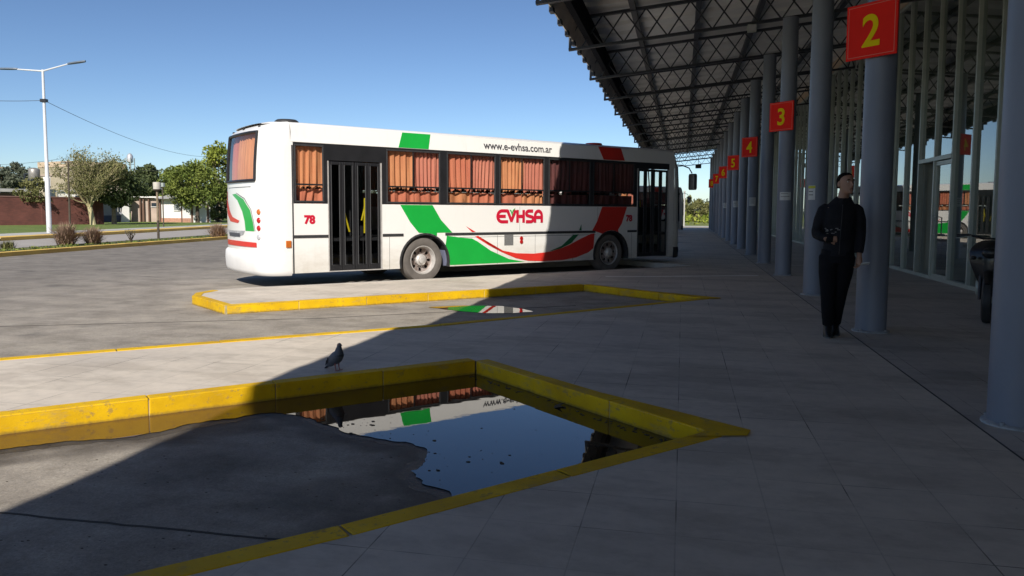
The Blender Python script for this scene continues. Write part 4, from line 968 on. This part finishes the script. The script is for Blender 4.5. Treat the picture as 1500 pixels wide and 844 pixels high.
for i in range(9):
    a=random.uniform(0,2*PI); p=Vector((0,0,0)); d=Vector((math.cos(a)*.45,math.sin(a)*.45,1)).normalized(); pts=[p]
    for k in range(4): d=(d+Vector((random.gauss(0,.2),random.gauss(0,.2),.1))).normalized(); pts.append(pts[-1]+d*.15)
    q.tube(pts,[.022,.018,.014,.01,.006],5); q.tube([pts[2],pts[2]+Vector((random.gauss(0,.1),random.gauss(0,.1),.2))],[.012,.005],4)
q.build('branches',M_barkD,r); q=MB(); leaves(q,(0,0,.4),(.22,.22,.18),40,.03); q.build('leaves',M_leafO,r,fix=False)
random.seed(61); q=MB()
for i in range(2600):
    t=random.random(); yy=random.uniform(12,60); xk=-20.04-(yy-19.3)*.117; x=xk-random.uniform(.2,2.6)*(1 if random.random()<.8 else .4)
    leaves(q,(x,yy,GZ+.08),(.06,.06,.05),3,.045)
tag(q.build('verge_weeds',M_leafG,fix=False),kind='stuff')
# ------------------------------------------------------------------ street furniture
M_pole=mat('white pole',(.58,.59,.60),.45,.04,3)
x,y=at(72.5,44); r=empty('street_lamp',(x,y,GZ),YAW,label='tall white street lamp post with two arms at the left',cat='street lamp')
hh=9.25
MB().tube([(0,0,0),(0,0,3.2),(0,0,3.25),(0,0,hh)],[.14,.125,.10,.065],14).build('pole',M_pole,r,smooth=True)
MB().box(-.2,.2,-.2,.2,0,.03).build('base_plate',M_grout,r)
for s,dz in ((1,.42),(-1,.02)):
    MB().tube([(0,0,hh-.08),(s*1.5,0,hh+dz*.8)],[.05,.035],8).build('arm',M_pole,r,smooth=True)
    q=MB(); a=math.atan2(dz*.5,.9)
    q.rings([[(s*x_,yy*w,hh+dz*.75+(x_-1.45)*dz*.35+zz) for yy,zz in ((-.14,0),(-.10,.07),(.10,.07),(.14,0),(.10,-.035),(-.10,-.035))] for x_,w in ((1.42,.4),(1.6,.8),(2.0,1),(2.3,.8),(2.42,.4))])
    h=q.build('lamp_head',mat('lamp head grey',(.10,.13,.17),.5,.1,4) if s==1 else bpy.data.materials['lamp head grey'],r,bevel=.01)
MB().box(-.16,.16,-.13,.13,7.45,7.62).build('cable_clamp',M_black,r)
# overhead cables
def cable(p,q_,sag,lab,rad=.014):
    k=24; pts=[]
    p=Vector(p); q_=Vector(q_)
    for i in range(k+1):
        t=i/k; v=p.lerp(q_,t); v.z-=sag*4*t*(1-t); pts.append(v)
    tag(MB().tube(pts,rad,5).build('overhead_cable',M_rubber),lab,'cable',None)
x2,y2=at(316,96); cable((x,y,GZ+7.55),(x2,y2,7.8),.9,'thin black cable sagging from the lamp post towards the tall tree')
x3,y3=at(-160,42); cable((x,y,GZ+7.55),(x3,y3,7.7),.25,'thin black cable leaving the lamp post to the left edge')
x4,y4=at(160,98); cable((x2,y2,6.2),(x4,y4,6.6),.35,'lower far cable running above the small house roofs',.02)
x5,y5=at(-20,120); x6,y6=at(110,104); cable((x5,y5,8.0),(x6,y6,8.2),.3,'far cable above the beige house at the left',.022)
r=empty('utility_pole',(x2,y2,GZ),label='slim pale utility pole among the yellow green leaves',cat='utility pole',group='utility poles in the distance'); MB().tube([(0,0,0),(0,0,8.6)],[.14,.09],10).build('shaft',M_walk,r); MB().box(-.7,.7,-.05,.05,8.0,8.12).build('crossarm',M_bark,r)
x,y=at(103,66); r=empty('utility_pole',(x,y,GZ),YAW,label='thin brown wooden pole with a short arm before the brick wall',cat='utility pole',group='utility poles in the distance')
MB().tube([(0,0,0),(.05,0,5.5)],[.09,.06],8).build('shaft',M_barkD,r); MB().box(-.45,.35,-.04,.04,5.35,5.43).build('crossarm',M_barkD,r); MB().box(-.5,-.2,-.08,.08,5.26,5.35).build('lamp_head',M_alu,r,bevel=.02)
x,y=at(2,125); r=empty('utility_pole',(x,y,GZ),label='grey utility pole at the far left edge among the trees',cat='utility pole',group='utility poles in the distance'); MB().tube([(0,0,0),(0,0,8.4)],[.16,.12],8).build('shaft',M_grout,r); MB().box(-.9,.9,-.05,.05,7.9,8.05).build('crossarm',M_bark,r)
# short lantern post on the verge
x,y=at(232,36.5); r=empty('lantern_post',(x,y,GZ+.05),YAW,label='short wooden lantern post with a pale box head on the verge',cat='street lamp')
MB().tube([(0,0,0),(0,0,.9)],.055,10).build('foot',M_barkD,r); MB().tube([(0,0,.9),(0,0,2.3)],.05,10).build('post',M_bark,r)
MB().lathe([(.08,0),(.17,.05),(.19,.1)],(0,0,2.27),n=14).build('cup',M_barkD,r)
MB().lathe([(.17,.10),(.175,.40),(.17,.42),(.0001,.44)],(0,0,2.27),n=16).build('lamp_shade',mat('old opal',(.48,.45,.38),.6,.15,4),r,smooth=True)
x,y=at(240,60); r=empty('thin_post',(x,y,GZ),label='thin rusty post on the lawn right of the lantern post',cat='post'); MB().tube([(0,0,0),(0,0,3.3)],.045,8).build('shaft',M_barkD,r); MB().box(-.15,.15,-.1,.1,3.2,3.5).build('meter_box',M_alu,r)
# ------------------------------------------------------------------ brick wall and houses
def brickm(name,a,b_,mort,sx=.25,sz=.075):
    m,n,b=nt(name); P_=N(n,'ShaderNodeTexCoord').outputs['Object']; s=N(n,'ShaderNodeSeparateXYZ'); n.links.new(P_,s.inputs[0]); c=N(n,'ShaderNodeCombineXYZ'); n.links.new(s.outputs[0],c.inputs[0]); n.links.new(s.outputs[2],c.inputs[1])
    br=N(n,'ShaderNodeTexBrick'); n.links.new(c.outputs[0],br.inputs['Vector']); br.inputs['Scale'].default_value=1; br.inputs['Brick Width'].default_value=sx; br.inputs['Row Height'].default_value=sz; br.inputs['Mortar Size'].default_value=.008
    br.inputs['Color1'].default_value=col4(a); br.inputs['Color2'].default_value=col4(b_); br.inputs['Mortar'].default_value=col4(mort)
    n.links.new(mixc(n,1.0,br.outputs['Color'],ramp(n,noise(n,P_,.7,6),[(.3,(.7,.7,.7)),(.7,(1.2,1.2,1.2))]),'MULTIPLY'),b.inputs['Base Color']); b.inputs['Roughness'].default_value=.9; return m
M_brick=brickm('dark brick',(.17,.055,.04),(.125,.042,.032),(.13,.06,.05)); M_plast=mat('white plaster',(.72,.70,.66),.85,.08,1); M_pink=mat('pinkish plaster',(.42,.33,.27),.85,.12,1)
M_grey=mat('grey plaster',(.33,.35,.38),.85,.1,1); M_roofg=mat('fibre cement roof',(.36,.35,.33),.85,.15,1.5); M_win=mat('dark window',(.03,.04,.05),.15,.1,2); M_olive=mat('olive plaster',(.36,.31,.22),.9,.15,.8); M_blue=mat('blue grey dado',(.09,.11,.17),.8,.1,2); M_door=mat('brown door',(.13,.07,.045),.7,.1,3)
def frame(px0,D0,px1,D1):   # local frame along a facade
    a=Vector(at(px0,D0)); b=Vector(at(px1,D1)); return a,(b-a).length,math.atan2((b-a).y,(b-a).x)
# brick wall
a,Lw,an=frame(-60,63,153,72); w=empty('brick_wall',(a.x,a.y,GZ),an,label='long dark red brick wall behind the lawn on the left',cat='wall')
MB().box(0,Lw,0,.25,0,2.45).build('wall',M_brick,w); MB().box(-.05,Lw+.05,-.04,.29,2.45,2.53).build('coping',mat('coping',(.22,.12,.10),.9,.1,3),w)
k=0; xx=2.0
while xx<Lw: MB().box(xx,xx+.3,-.08,0,0,2.44).build('pier',M_brick,w); xx+=4.2
# shed roof behind the wall
a,Ls,an=frame(-60,70,46,74); s=empty('shed',(a.x,a.y,GZ),an,label='low shed with a flat grey roof behind the left end of the brick wall',cat='shed')
MB().box(0,Ls,.4,4,0,2.9).build('wall',M_door,s); MB().box(-.3,Ls+.2,0,4.3,3.02,3.32).build('roof',M_roofg,s); 
# beige house
a,Lh,an=frame(60,85,112,82); h=empty('house',(a.x,a.y,GZ),an,label='two storey olive beige house with a blank white panel, behind the brick wall',cat='house',group='houses beyond the lawn')
MB().box(0,Lh,0,6,0,5.9).build('wall',M_olive,h); MB().box(-.1,Lh+.1,-.1,6.1,5.0,5.12).build('cornice',M_pink,h); MB().box(0,Lh,-.06,6,5.92,6.5).build('parapet',M_beige,h)
MB().box(1.05,2.25,-.14,-.02,3.85,4.9).build('white_panel',M_plast,h)
wn_=MB().box(1.1,2.95,-.05,-.01,2.3,3.55).build('window',M_win,h)
MB().box(1.05,3.0,-.10,-.055,2.25,2.33).build('sill',M_plast,wn_); MB().box(2.0,2.05,-.09,-.055,2.33,3.5).build('frame',M_barkD,wn_)
a2,L2,an2=frame(99,78,150,80); h=empty('house',(a2.x,a2.y,GZ),an2,label='low white house showing above the wall through the bare twigs',cat='house',group='houses beyond the lawn')
MB().box(0,L2,0,5,0,3.2).build('wall',M_plast,h); MB().box(-.2,L2+.2,-.25,5.2,3.2,3.38).build('roof',M_roofg,h)
for u in (.8,2.2): ww=MB().box(u,u+.8,-.04,-.01,1.9,2.8).build('window',M_win,h); MB().box(u-.05,u+.85,-.08,-.045,1.84,1.9).build('sill',M_plast,ww)
# water tank on its frame
x,y=at(54,79); t=empty('water_tank',(x,y,GZ),an,label='round metal water tank on a dark frame above the shed roof',cat='tank')
MB().lathe([(.5,4.45),(.53,4.5),(.52,5.0),(.53,5.4),(.45,5.5),(.1,5.6)],(0,0,0),n=20).build('tank',mat('galvanised',(.34,.32,.29),.45,c2=(.22,.2,.18),scale=4,metal=.4),t,smooth=True)
q=MB(); q.box(-.6,.6,-.5,.5,4.3,4.42); q.box(-1.7,-.55,-.06,.06,4.95,5.06); q.box(-1.75,-1.62,-.06,.06,3.3,5.0)
for sx in (-.5,.5): q.box(sx-.06,sx+.06,-.06,.06,.0,4.3)
q.build('stand',M_steel,t)
x,y=at(194,97); t=empty('water_tank',(x,y,GZ),0,label='small shiny steel tank on a thin tower behind the big evergreen tree',cat='tank')
MB().lathe([(.05,7.1),(.36,7.3),(.38,7.7),(.36,8.05),(.2,8.3),(.02,8.4)],(0,0,0),n=18).build('tank',mat('bright steel',(.6,.6,.6),.35,.05,3,metal=.5),t,smooth=True)
q=MB()
for sx in (-.35,.35):
    for sy in (-.35,.35): q.box(sx-.04,sx+.04,sy-.04,sy+.04,0,7.8)
for z in (2,4,6,7): q.box(-.35,.35,-.37,-.33,z,z+.06); q.box(-.35,.35,.33,.37,z,z+.06)
q.build('tower',M_alu,t)
# porch house
a,Lp,an=frame(153,83,192,84.5); h=empty('house',(a.x,a.y,GZ),an,label='white house with a shaded porch and blue grey dado beside the dark evergreen',cat='house',group='houses beyond the lawn')
MB().box(0,Lp,1.2,5,0,2.75).build('wall',M_grey,h); MB().box(-.2,Lp+.1,-.1,5.2,2.75,2.95).build('roof',M_plast,h); MB().box(0,Lp-.8,1.12,1.19,0,.75).build('dado',M_blue,h)
MB().prism([(Lp-.95,0),(Lp-.1,0),(Lp-.1,2.74),(Lp-.62,2.74)],XZ,0,.3).build('pillar',M_plast,h)
wn_=MB().box(.95,2.1,1.14,1.19,1.15,2.05).build('window',M_win,h); q=MB()
for u in (.95,1.24,1.52,1.80,2.06): q.box(u,u+.04,1.08,1.13,1.15,2.05)
q.build('frame',M_plast,wn_)
a,Lq,an=frame(191,85.5,241,86); h=empty('house',(a.x,a.y,GZ),an,label='narrow pinkish house with brown posts between the porch house and the grey roof',cat='house',group='houses beyond the lawn')
MB().box(0,Lq,.4,5,0,2.7).build('wall',M_pink,h); MB().box(-.1,Lq+.1,-.1,5,2.72,2.86).build('roof',M_plast,h)
for u in (1.0,1.35,1.9,3.25): MB().box(u,u+.13,.1,.25,0,2.7).build('post',M_door,h)
MB().box(1.15,1.3,.33,.39,0,2.1).build('door',M_door,h); ww=MB().box(2.2,2.95,.34,.39,1.75,2.15).build('window',M_win,h); MB().box(2.15,3.0,.28,.335,1.68,1.75).build('sill',M_plast,ww)
a,Lr,an=frame(233,84,268,84); h=empty('house',(a.x,a.y,GZ),an,label='white walled house with a brick dado under a corrugated grey roof',cat='house',group='houses beyond the lawn')
MB().box(0,Lr,.3,5,0,2.6).build('wall',M_plast,h); MB().box(0,Lr,.22,.29,0,.5).build('dado',mat('pale brick',(.42,.22,.15),.9,.2,5),h)
q=MB(); prof=[(i*.12,.03*(i%2)) for i in range(int((Lr+1.8)/.12))]; n=len(prof); vs=[(-.3+u,-.5,2.55+v) for u,v in prof]+[(-.3+u,4.5,3.25+v) for u,v in prof]; q.add(vs,[(i,i+1,n+i+1,n+i) for i in range(n-1)]); q.build('roof',M_roofg,h,fix=False)
ww=MB().box(1.6,2.15,.23,.29,1.35,2.0).build('window',mat('shutter grey',(.2,.22,.22),.7,.1,3),h); MB().box(1.55,2.2,.18,.225,1.28,1.35).build('sill',M_plast,ww)
MB().box(.02,.18,.1,.25,0,2.55).build('post',M_door,h); MB().box(Lr-.2,Lr,.1,.25,0,2.55).build('post',M_door,h)
a,Lt,an=frame(268,83.5,309,84.5); h=empty('house',(a.x,a.y,GZ),an,label='bright white house with narrow dark doors behind the broad green tree',cat='house',group='houses beyond the lawn')
MB().box(0,Lt,0,5,0,2.45).build('wall',M_plast,h); MB().box(-.1,Lt+.2,-.15,5.2,2.45,2.6).build('roof',M_roofg,h)
for u in (.85,2.45): d=MB().box(u,u+.22,-.03,-.005,0,2.0).build('door',M_door,h)
MB().box(0,.8,-.05,-.005,0,.5).build('dado',bpy.data.materials['pale brick'],h)
# ------------------------------------------------------------------ pigeon
pg=empty('pigeon',(-2.80,5.93,0),R(-48),label='grey pigeon standing on the sunlit paving edge beside the kerb',cat='pigeon')
pg.rotation_euler=(0,R(-15),R(-30))
M_pig=mat('pigeon grey',(.075,.085,.11),.6,.2,20); M_pigd=mat('pigeon dark',(.028,.03,.04),.5,.2,20); M_pink2=mat('pigeon foot',(.28,.10,.09),.6,.1,10)
q=MB()
q.tube([(-.13,0,.062),(-.09,0,.075),(-.04,0,.098),(.02,0,.115),(.055,0,.135),(.068,0,.165),(.075,0,.190),(.082,0,.208)],[.012,.030,.048,.054,.046,.030,.022,.018],16)
q.ball((.083,0,.208),(.022,.018,.019))
body=bake(q.build('body',M_pig,pg),[('REMESH',dict(mode='VOXEL',voxel_size=.004)),('SMOOTH',dict(iterations=6))])
q=MB(); q.tube([(-.10,0,.070),(-.15,0,.052),(-.185,0,.040)],[.020,.018,.014],10,sy=.35); o=q.build('tail',M_pigd,pg,smooth=True)
for s in (-1,1):
    q=MB(); q.rings([[(x,s*(yy+.002),z) for x,yy,z in rg] for rg in ([(.05,.030,.115),(.045,.044,.135),(.03,.044,.15),(.03,.030,.10)],[(.0,.045,.10),(-.0,.056,.125),(-.02,.044,.15),(-.02,.048,.085)],[(-.07,.038,.075),(-.07,.044,.10),(-.08,.030,.12),(-.08,.036,.07)],[(-.15,.014,.060),(-.15,.016,.068),(-.155,.012,.075),(-.155,.014,.060)])])
    w_=q.build('wing',M_pig,pg,smooth=True); w_.modifiers.new('s','SUBSURF').levels=1
    for k,dx in enumerate((-.03,-.065)): MB().bar((dx,s*.056-s*k*.008,.125-k*.02),(dx-.025,s*.050-s*k*.008,.082-k*.008),.010,.003).build('wing_bar',M_pigd,w_)
    q=MB(); q.tube([(.005,s*.018,.075),(.0,s*.018,.03),(.004,s*.018,.008)],[.009,.004,.004],7)
    for da in (-.5,0,.5,PI): q.tube([(.004,s*.018,.006),(.004+.028*math.cos(da),s*.018+.028*math.sin(da),.003)],[.004,.002],5)
    q.build('leg',M_pink2,pg,smooth=True)
    MB().ball((.092,s*.0165,.211),(.0035,.002,.0035),8,6).build('eye',mat('pigeon eye',(.5,.12,.02),.2,.05,9) if s<0 else bpy.data.materials['pigeon eye'],pg)
MB().tube([(.100,0,.206),(.112,0,.201),(.120,0,.195)],[.007,.005,.0015],8).build('beak',M_pigd,pg,smooth=True)
MB().tube([(.048,0,.128),(.062,0,.160),(.070,0,.184)],[.0475,.0325,.0245],16,cap=False).build('neck_sheen',mat('pigeon neck',(.03,.055,.05),.35,c2=(.05,.03,.06),scale=30,metal=.3),pg,smooth=True)
# ------------------------------------------------------------------ motorbike behind the nearest column
mo=empty('motorbike',(3.90,11.0,0),R(-22),label='black motorbike parked behind the nearest column, handlebar and fairing showing',cat='motorbike')
M_mb=mat('bike black plastic',(.012,.012,.014),.35,.1,4,coat=.3)
for yy,nm in ((-.62,'front_wheel'),(.62,'rear_wheel')):
    w=empty(nm,(0,yy,.29)); w.parent=mo
    MB().lathe([(.21,-.045),(.25,-.055),(.28,-.04),(.29,0),(.28,.04),(.25,.055),(.21,.045)],(0,0,0),'x',36,False).build('tyre',M_rubber,w,smooth=True)
    q=MB(); q.lathe([(.21,-.03),(.20,0),(.21,.03)],(0,0,0),'x',30,False); q.build('rim',M_alu,w,smooth=True)
    q=MB()
    for k in range(5): a=2*PI*k/5; q.bar((0,0,0),(0,.2*math.cos(a),.2*math.sin(a)),.025,.03,(1,0,0))
    q.lathe([(.04,-.05),(.04,.05)],(0,0,0),'x',12); q.build('spokes',M_alu,w)
q=MB()
for s in (-.085,.085): q.tube([(s,-.62,.29),(s,-.50,.72),(s,-.44,.92)],.024,10)
q.build('fork',M_black,mo,smooth=True)
q=MB(); q.rings([[(x*w,y0+dy*(1-abs(x))*k_,z) for x,dy in ((-1,0),(-.7,-.06),(0,-.12),(.7,-.06),(1,0),(.6,.10),(-.6,.10))] for z,w,y0,k_ in ((.40,.09,-.50,1),(.55,.16,-.52,1),(.72,.24,-.52,1),(.85,.27,-.50,1.2),(.95,.22,-.46,1.1),(1.02,.10,-.42,.8))])
o=q.build('front_fairing',M_mb,mo,smooth=True); o.modifiers.new('s','SUBSURF').levels=1
MB().tube([(0,-.86,.50),(0,-.72,.62),(0,-.55,.64),(0,-.36,.55)],[.03,.06,.06,.03],10,sx=1,sy=.4).build('front_mudguard',M_mb,mo,smooth=True)
hb=MB().tube([(-.37,-.30,1.06),(-.24,-.34,1.07),(-.08,-.42,1.03),(.08,-.42,1.03),(.24,-.34,1.07),(.37,-.30,1.06)],.013,8).build('handlebar',M_black,mo,smooth=True)
for s in (-1,1):
    MB().tube([(s*.25,-.335,1.07),(s*.38,-.30,1.06)],.020,10).build('grip',M_rubber,hb,smooth=True)
    MB().tube([(s*.22,-.36,1.06),(s*.30,-.385,1.045),(s*.39,-.36,1.03)],.007,6).build('lever',M_alu,hb,smooth=True)
    MB().ball((s*.17,-.63,.80),(.035,.04,.025)).build('indicator',M_mb,mo,smooth=True)
MB().ball((0,-.605,.86),(.085,.05,.07)).build('headlight',M_black,mo,smooth=True)
q=MB(); q.rings([[(x*w,y,z+dz) for x,dz in ((-1,0),(-.7,.05),(0,.07),(.7,.05),(1,0),(.5,-.06),(-.5,-.06))] for y,w,z in ((-.30,.07,.80),(-.12,.14,.82),(.05,.13,.76),(.2,.12,.74),(.5,.13,.78),(.78,.08,.84))]); q.build('seat',M_rubber,mo,smooth=True)
q=MB(); q.box(-.12,.12,-.2,.25,.3,.58); q.lathe([(.11,-.17),(.11,.17)],(0,.05,.38),'x',16); q.build('engine',M_alu,mo,bevel=.03)
MB().tube([(.13,0,.32),(.16,.3,.26),(.17,.75,.34)],[.025,.035,.045],10).build('exhaust',M_hub,mo,smooth=True)
MB().tube([(0,-.40,.88),(0,-.2,.62),(0,.2,.56),(0,.62,.30)],.035,8).build('frame',M_black,mo,smooth=True)
MB().tube([(0,.72,.80),(0,.88,.66),(0,.95,.50)],[.06,.05,.02],8,sy=.5).build('rear_mudguard',M_mb,mo,smooth=True); MB().ball((0,.84,.78),(.06,.03,.03)).build('tail_light',M_rlens,mo)
# ------------------------------------------------------------------ the standing man
M_skin=mat('skin',(.34,.185,.12),.55,.08,12); M_coat=mat('black jacket',(.010,.010,.013),.85,.35,6,bump=.9,bscale=9,spec=.25); M_trou=mat('black trousers',(.007,.007,.009),.9,.3,6,bump=.9,bscale=9,spec=.2)
M_hair=mat('black hair',(.010,.008,.007),.95,.2,40,spec=.1); M_shoe=mat('black shoes',(.012,.012,.012),.5,.2,10)
pe=None
def vox(q,name,m,par,v=.010,it=6,f=.5): return bake(q.build(name,m,par),[('REMESH',dict(mode='VOXEL',voxel_size=v)),('SMOOTH',dict(iterations=it,factor=f))])
def ell(q,secs,n=20):   # loft of ellipses: (cx,cy,z,rx,ry)
    q.rings([[(cx+rx*math.cos(2*PI*j/n),cy+ry*math.sin(2*PI*j/n),z) for j in range(n)] for cx,cy,z,rx,ry in secs])
hy=R(32)   # head turned to the viewer's right
HC=Vector((.105,-.015,1.655))
RH=Matrix.Translation(HC)@Matrix.Rotation(hy,4,'Z')@Matrix.Rotation(R(-3),4,'X')
q=MB()
# head (local: face towards -y)
q.T=RH
ell(q,[(0,-.020,-.118,.020,.022),(0,-.030,-.105,.040,.050),(0,-.022,-.075,.056,.072),(0,-.008,-.04,.066,.086),(0,0,0,.073,.094),(0,.004,.04,.076,.098),(0,.006,.075,.068,.088),(0,.008,.10,.048,.062),(0,.008,.113,.02,.026)],24)
q.tube([(0,-.088,.018),(0,-.103,-.006),(0,-.116,-.026),(0,-.096,-.038)],[.009,.011,.014,.010],10)      # nose
q.ball((0,-.088,-.062),(.024,.012,.010)); q.ball((0,-.080,-.098),(.022,.020,.016))
q.tube([(-.040,-.080,.028),(0,-.092,.032),(.040,-.080,.028)],[.006,.008,.006],8)
for s in (-1,1): q.ball((s*.078,.012,-.008),(.010,.020,.032))
q.T=None
q.tube([(.075,.01,1.42),(.085,.008,1.50),(.10,.0,1.58)],[.066,.058,.056],18)
# torso, hips, legs inside the clothes
ell(q,[(.05,0,.90,.14,.10),(.055,0,1.05,.13,.095),(.06,0,1.25,.155,.105),(.065,0,1.40,.165,.10),(.075,0,1.46,.09,.075)])
q.tube([(-.03,0,.94),(-.035,-.03,.50),(-.02,-.02,.07)],[.08,.055,.035],12); q.tube([(.13,0,.94),(.085,.03,.50),(.055,.13,.08)],[.08,.055,.035],12)
q.tube([(-.09,0,1.38),(-.165,.03,1.13),(-.07,-.155,1.06)],[.048,.040,.026],12); q.tube([(.21,0,1.38),(.27,.03,1.13),(.262,-.03,.88)],[.048,.040,.026],12)
def hand(q,wr,pts_dir,palm_n,curl,thumb):
    wr=Vector(wr); d=Vector(pts_dir).normalized(); nrm=Vector(palm_n).normalized(); s=d.cross(nrm).normalized(); nrm=s.cross(d).normalized()
    q.tube([wr-d*.02,wr+d*.03,wr+d*.085],[.024,.033,.036],12,sx=1,sy=1)
    for i,(o,l) in enumerate(((-.030,.072),(-.010,.080),(.010,.075),(.029,.060))):
        p=wr+d*.078+s*o; a=0; v=d.copy(); pts=[p-d*.02,p]
        for k in range(3):
            a+=curl; v=(d*math.cos(a)+nrm*math.sin(a)); pts.append(pts[-1]+v*l*(.45,.32,.23)[k])
        q.tube(pts,[.0095,.0095,.009,.0085,.007],8)
    p=wr+d*.03+s*thumb*.030; q.tube([p,p+s*thumb*.022+d*.028+nrm*.006,p+s*thumb*.026+d*.058+nrm*.016],[.013,.011,.008],8)
hand(q,(-.055,-.118,1.060),(1,.12,.05),(0,1,-.15),.35,-1)
hand(q,(.262,-.035,.875),(.0,-.12,-1),(-.55,-.2,0),.55,-1)
pe=vox(q,'person',M_skin,None,.0055,2)
pe.location=(1.60,8.92,0); pe.rotation_euler=(0,0,R(-7))
tag(pe,'young man in a black jacket and trousers standing by the number 2 column, looking aside','person')
# jacket
q=MB()
ell(q,[(.045,0,.87,.165,.135),(.05,0,.90,.160,.13),(.055,0,1.02,.150,.125),(.06,0,1.15,.155,.13),(.062,0,1.28,.168,.13),(.065,.003,1.36,.170,.125),(.067,.005,1.41,.155,.11),(.07,.006,1.45,.125,.10),(.08,.008,1.50,.085,.085)],28)
q.tube([(-.06,.005,1.41),(-.105,.01,1.37),(-.14,.012,1.27),(-.168,.03,1.13)],[.055,.066,.064,.058],16); q.tube([(-.168,.03,1.15),(-.165,.0,1.11),(-.12,-.085,1.085),(-.055,-.125,1.065),(-.01,-.12,1.062)],[.058,.058,.052,.046,.036],16)
q.tube([(.19,.005,1.41),(.230,.01,1.37),(.258,.012,1.27),(.272,.03,1.14),(.27,.01,1.05),(.262,-.028,.915)],[.055,.066,.064,.057,.052,.043],16)
q.tube([(.02,.055,1.49),(.02,-.03,1.475),(.075,-.085,1.455),(.15,-.04,1.475),(.155,.05,1.49),(.09,.095,1.505),(.02,.055,1.49)],.030,10)   # collar / hood
q.tube([(-.02,.09,1.44),(.09,.13,1.42),(.18,.09,1.44)],[.04,.055,.04],10)
jk=vox(q,'jacket',M_coat,pe,.011,5)
MB().tube([(.075,-.112,1.43),(.07,-.150,1.30),(.06,-.152,1.10),(.055,-.150,.90)],.003,6).build('zip',M_rubber,jk)
q=MB(); random.seed(77)
for i in range(13): 
    u=random.uniform(-.10,.03); v=random.uniform(1.115,1.175); q.box(u,u+random.uniform(.012,.035),-.1535,-.151,v,v+random.uniform(.004,.009))
q.build('chest_print',mat('faded print',(.22,.21,.2),.8,.2,20),jk)
q=MB()
ell(q,[(.05,0,.95,.165,.125),(.05,0,.88,.172,.13),(.05,.0,.80,.165,.125)],24)
q.tube([(-.035,0,.88),(-.04,-.02,.70),(-.035,-.04,.50),(-.03,-.035,.28),(-.02,-.03,.12)],[.105,.098,.080,.068,.060],18)
q.tube([(.130,0,.88),(.115,.01,.70),(.09,.03,.50),(.07,.09,.28),(.058,.125,.12)],[.105,.098,.080,.068,.060],18)
vox(q,'trousers',M_trou,pe,.011,5)
for (x,y) in ((-.022,-.04),(.058,.12)):
    q=MB(); ell(q,[(x,y-.03,.0,.045,.135),(x,y-.03,.02,.050,.140),(x,y-.02,.05,.047,.12),(x,y+.01,.085,.044,.08),(x,y+.035,.13,.046,.055)],20)
    vox(q,'shoe',M_shoe,pe,.008,3)
    MB().prism([(x+.051*math.cos(2*PI*j/20),y-.03+.142*math.sin(2*PI*j/20)) for j in range(20)],lambda u,v,w:(u,v,w),0,.014).build('sole',mat('shoe sole',(.12,.12,.12),.7,.1,10) if 'shoe sole' not in bpy.data.materials else bpy.data.materials['shoe sole'],pe)
q=MB(); q.T=RH
ell(q,[(0,.034,-.045,.069,.072),(0,.030,.0,.077,.082),(0,.022,.04,.079,.090),(0,.014,.072,.074,.089),(0,.010,.100,.060,.072),(0,.008,.117,.032,.04)],24)
q.T=None
vox(q,'hair',M_hair,pe,.007,2)
for s in (-1,1):
    e=MB(); e.T=RH; e.ball((s*.031,-.083,.012),(.011,.008,.006),10,8); e.T=None; o=e.build('eye',mat('eye white',(.5,.5,.48),.3,.05,9) if s<0 else bpy.data.materials['eye white'],pe,smooth=True)
    e=MB(); e.T=RH; e.ball((s*.031,-.0895,.012),(.0045,.003,.0045),8,6); e.T=None; e.build('iris',M_hair,o)
    e=MB(); e.T=RH; e.tube([(s*.014,-.096,.030),(s*.032,-.092,.036),(s*.048,-.078,.030)],[.004,.005,.003],6); e.T=None; e.build('eyebrow',M_hair,pe)
e=MB(); e.T=RH; e.tube([(-.020,-.094,-.060),(0,-.1015,-.061),(.020,-.094,-.060)],[.002,.0035,.002],6); e.T=None; e.build('mouth',mat('lips',(.22,.08,.07),.5,.05,9),pe)
e=MB(); e.T=RH
e.add([(x*1.0,yy,z) for z,k in ((-.045,1),(-.105,.75)) for x,yy in ((-.072*k,.0),(-.06*k,-.055),(-.03*k,-.088*(.9 if z<-.1 else 1)),(0,-.104*(.93 if z<-.1 else 1)),(.03*k,-.088*(.9 if z<-.1 else 1)),(.06*k,-.055),(.072*k,.0))],[])
e.T=None
ph=MB().box(-.012,.075,-.006,.006,-.02,.022).build('phone',M_paper,None,bevel=.003); ph.location=(1.60+.275,8.92-.12,.80); ph.rotation_euler=(R(60),R(-6),R(10)); tag(ph,'small white card in the lowered hand of the young man','card')
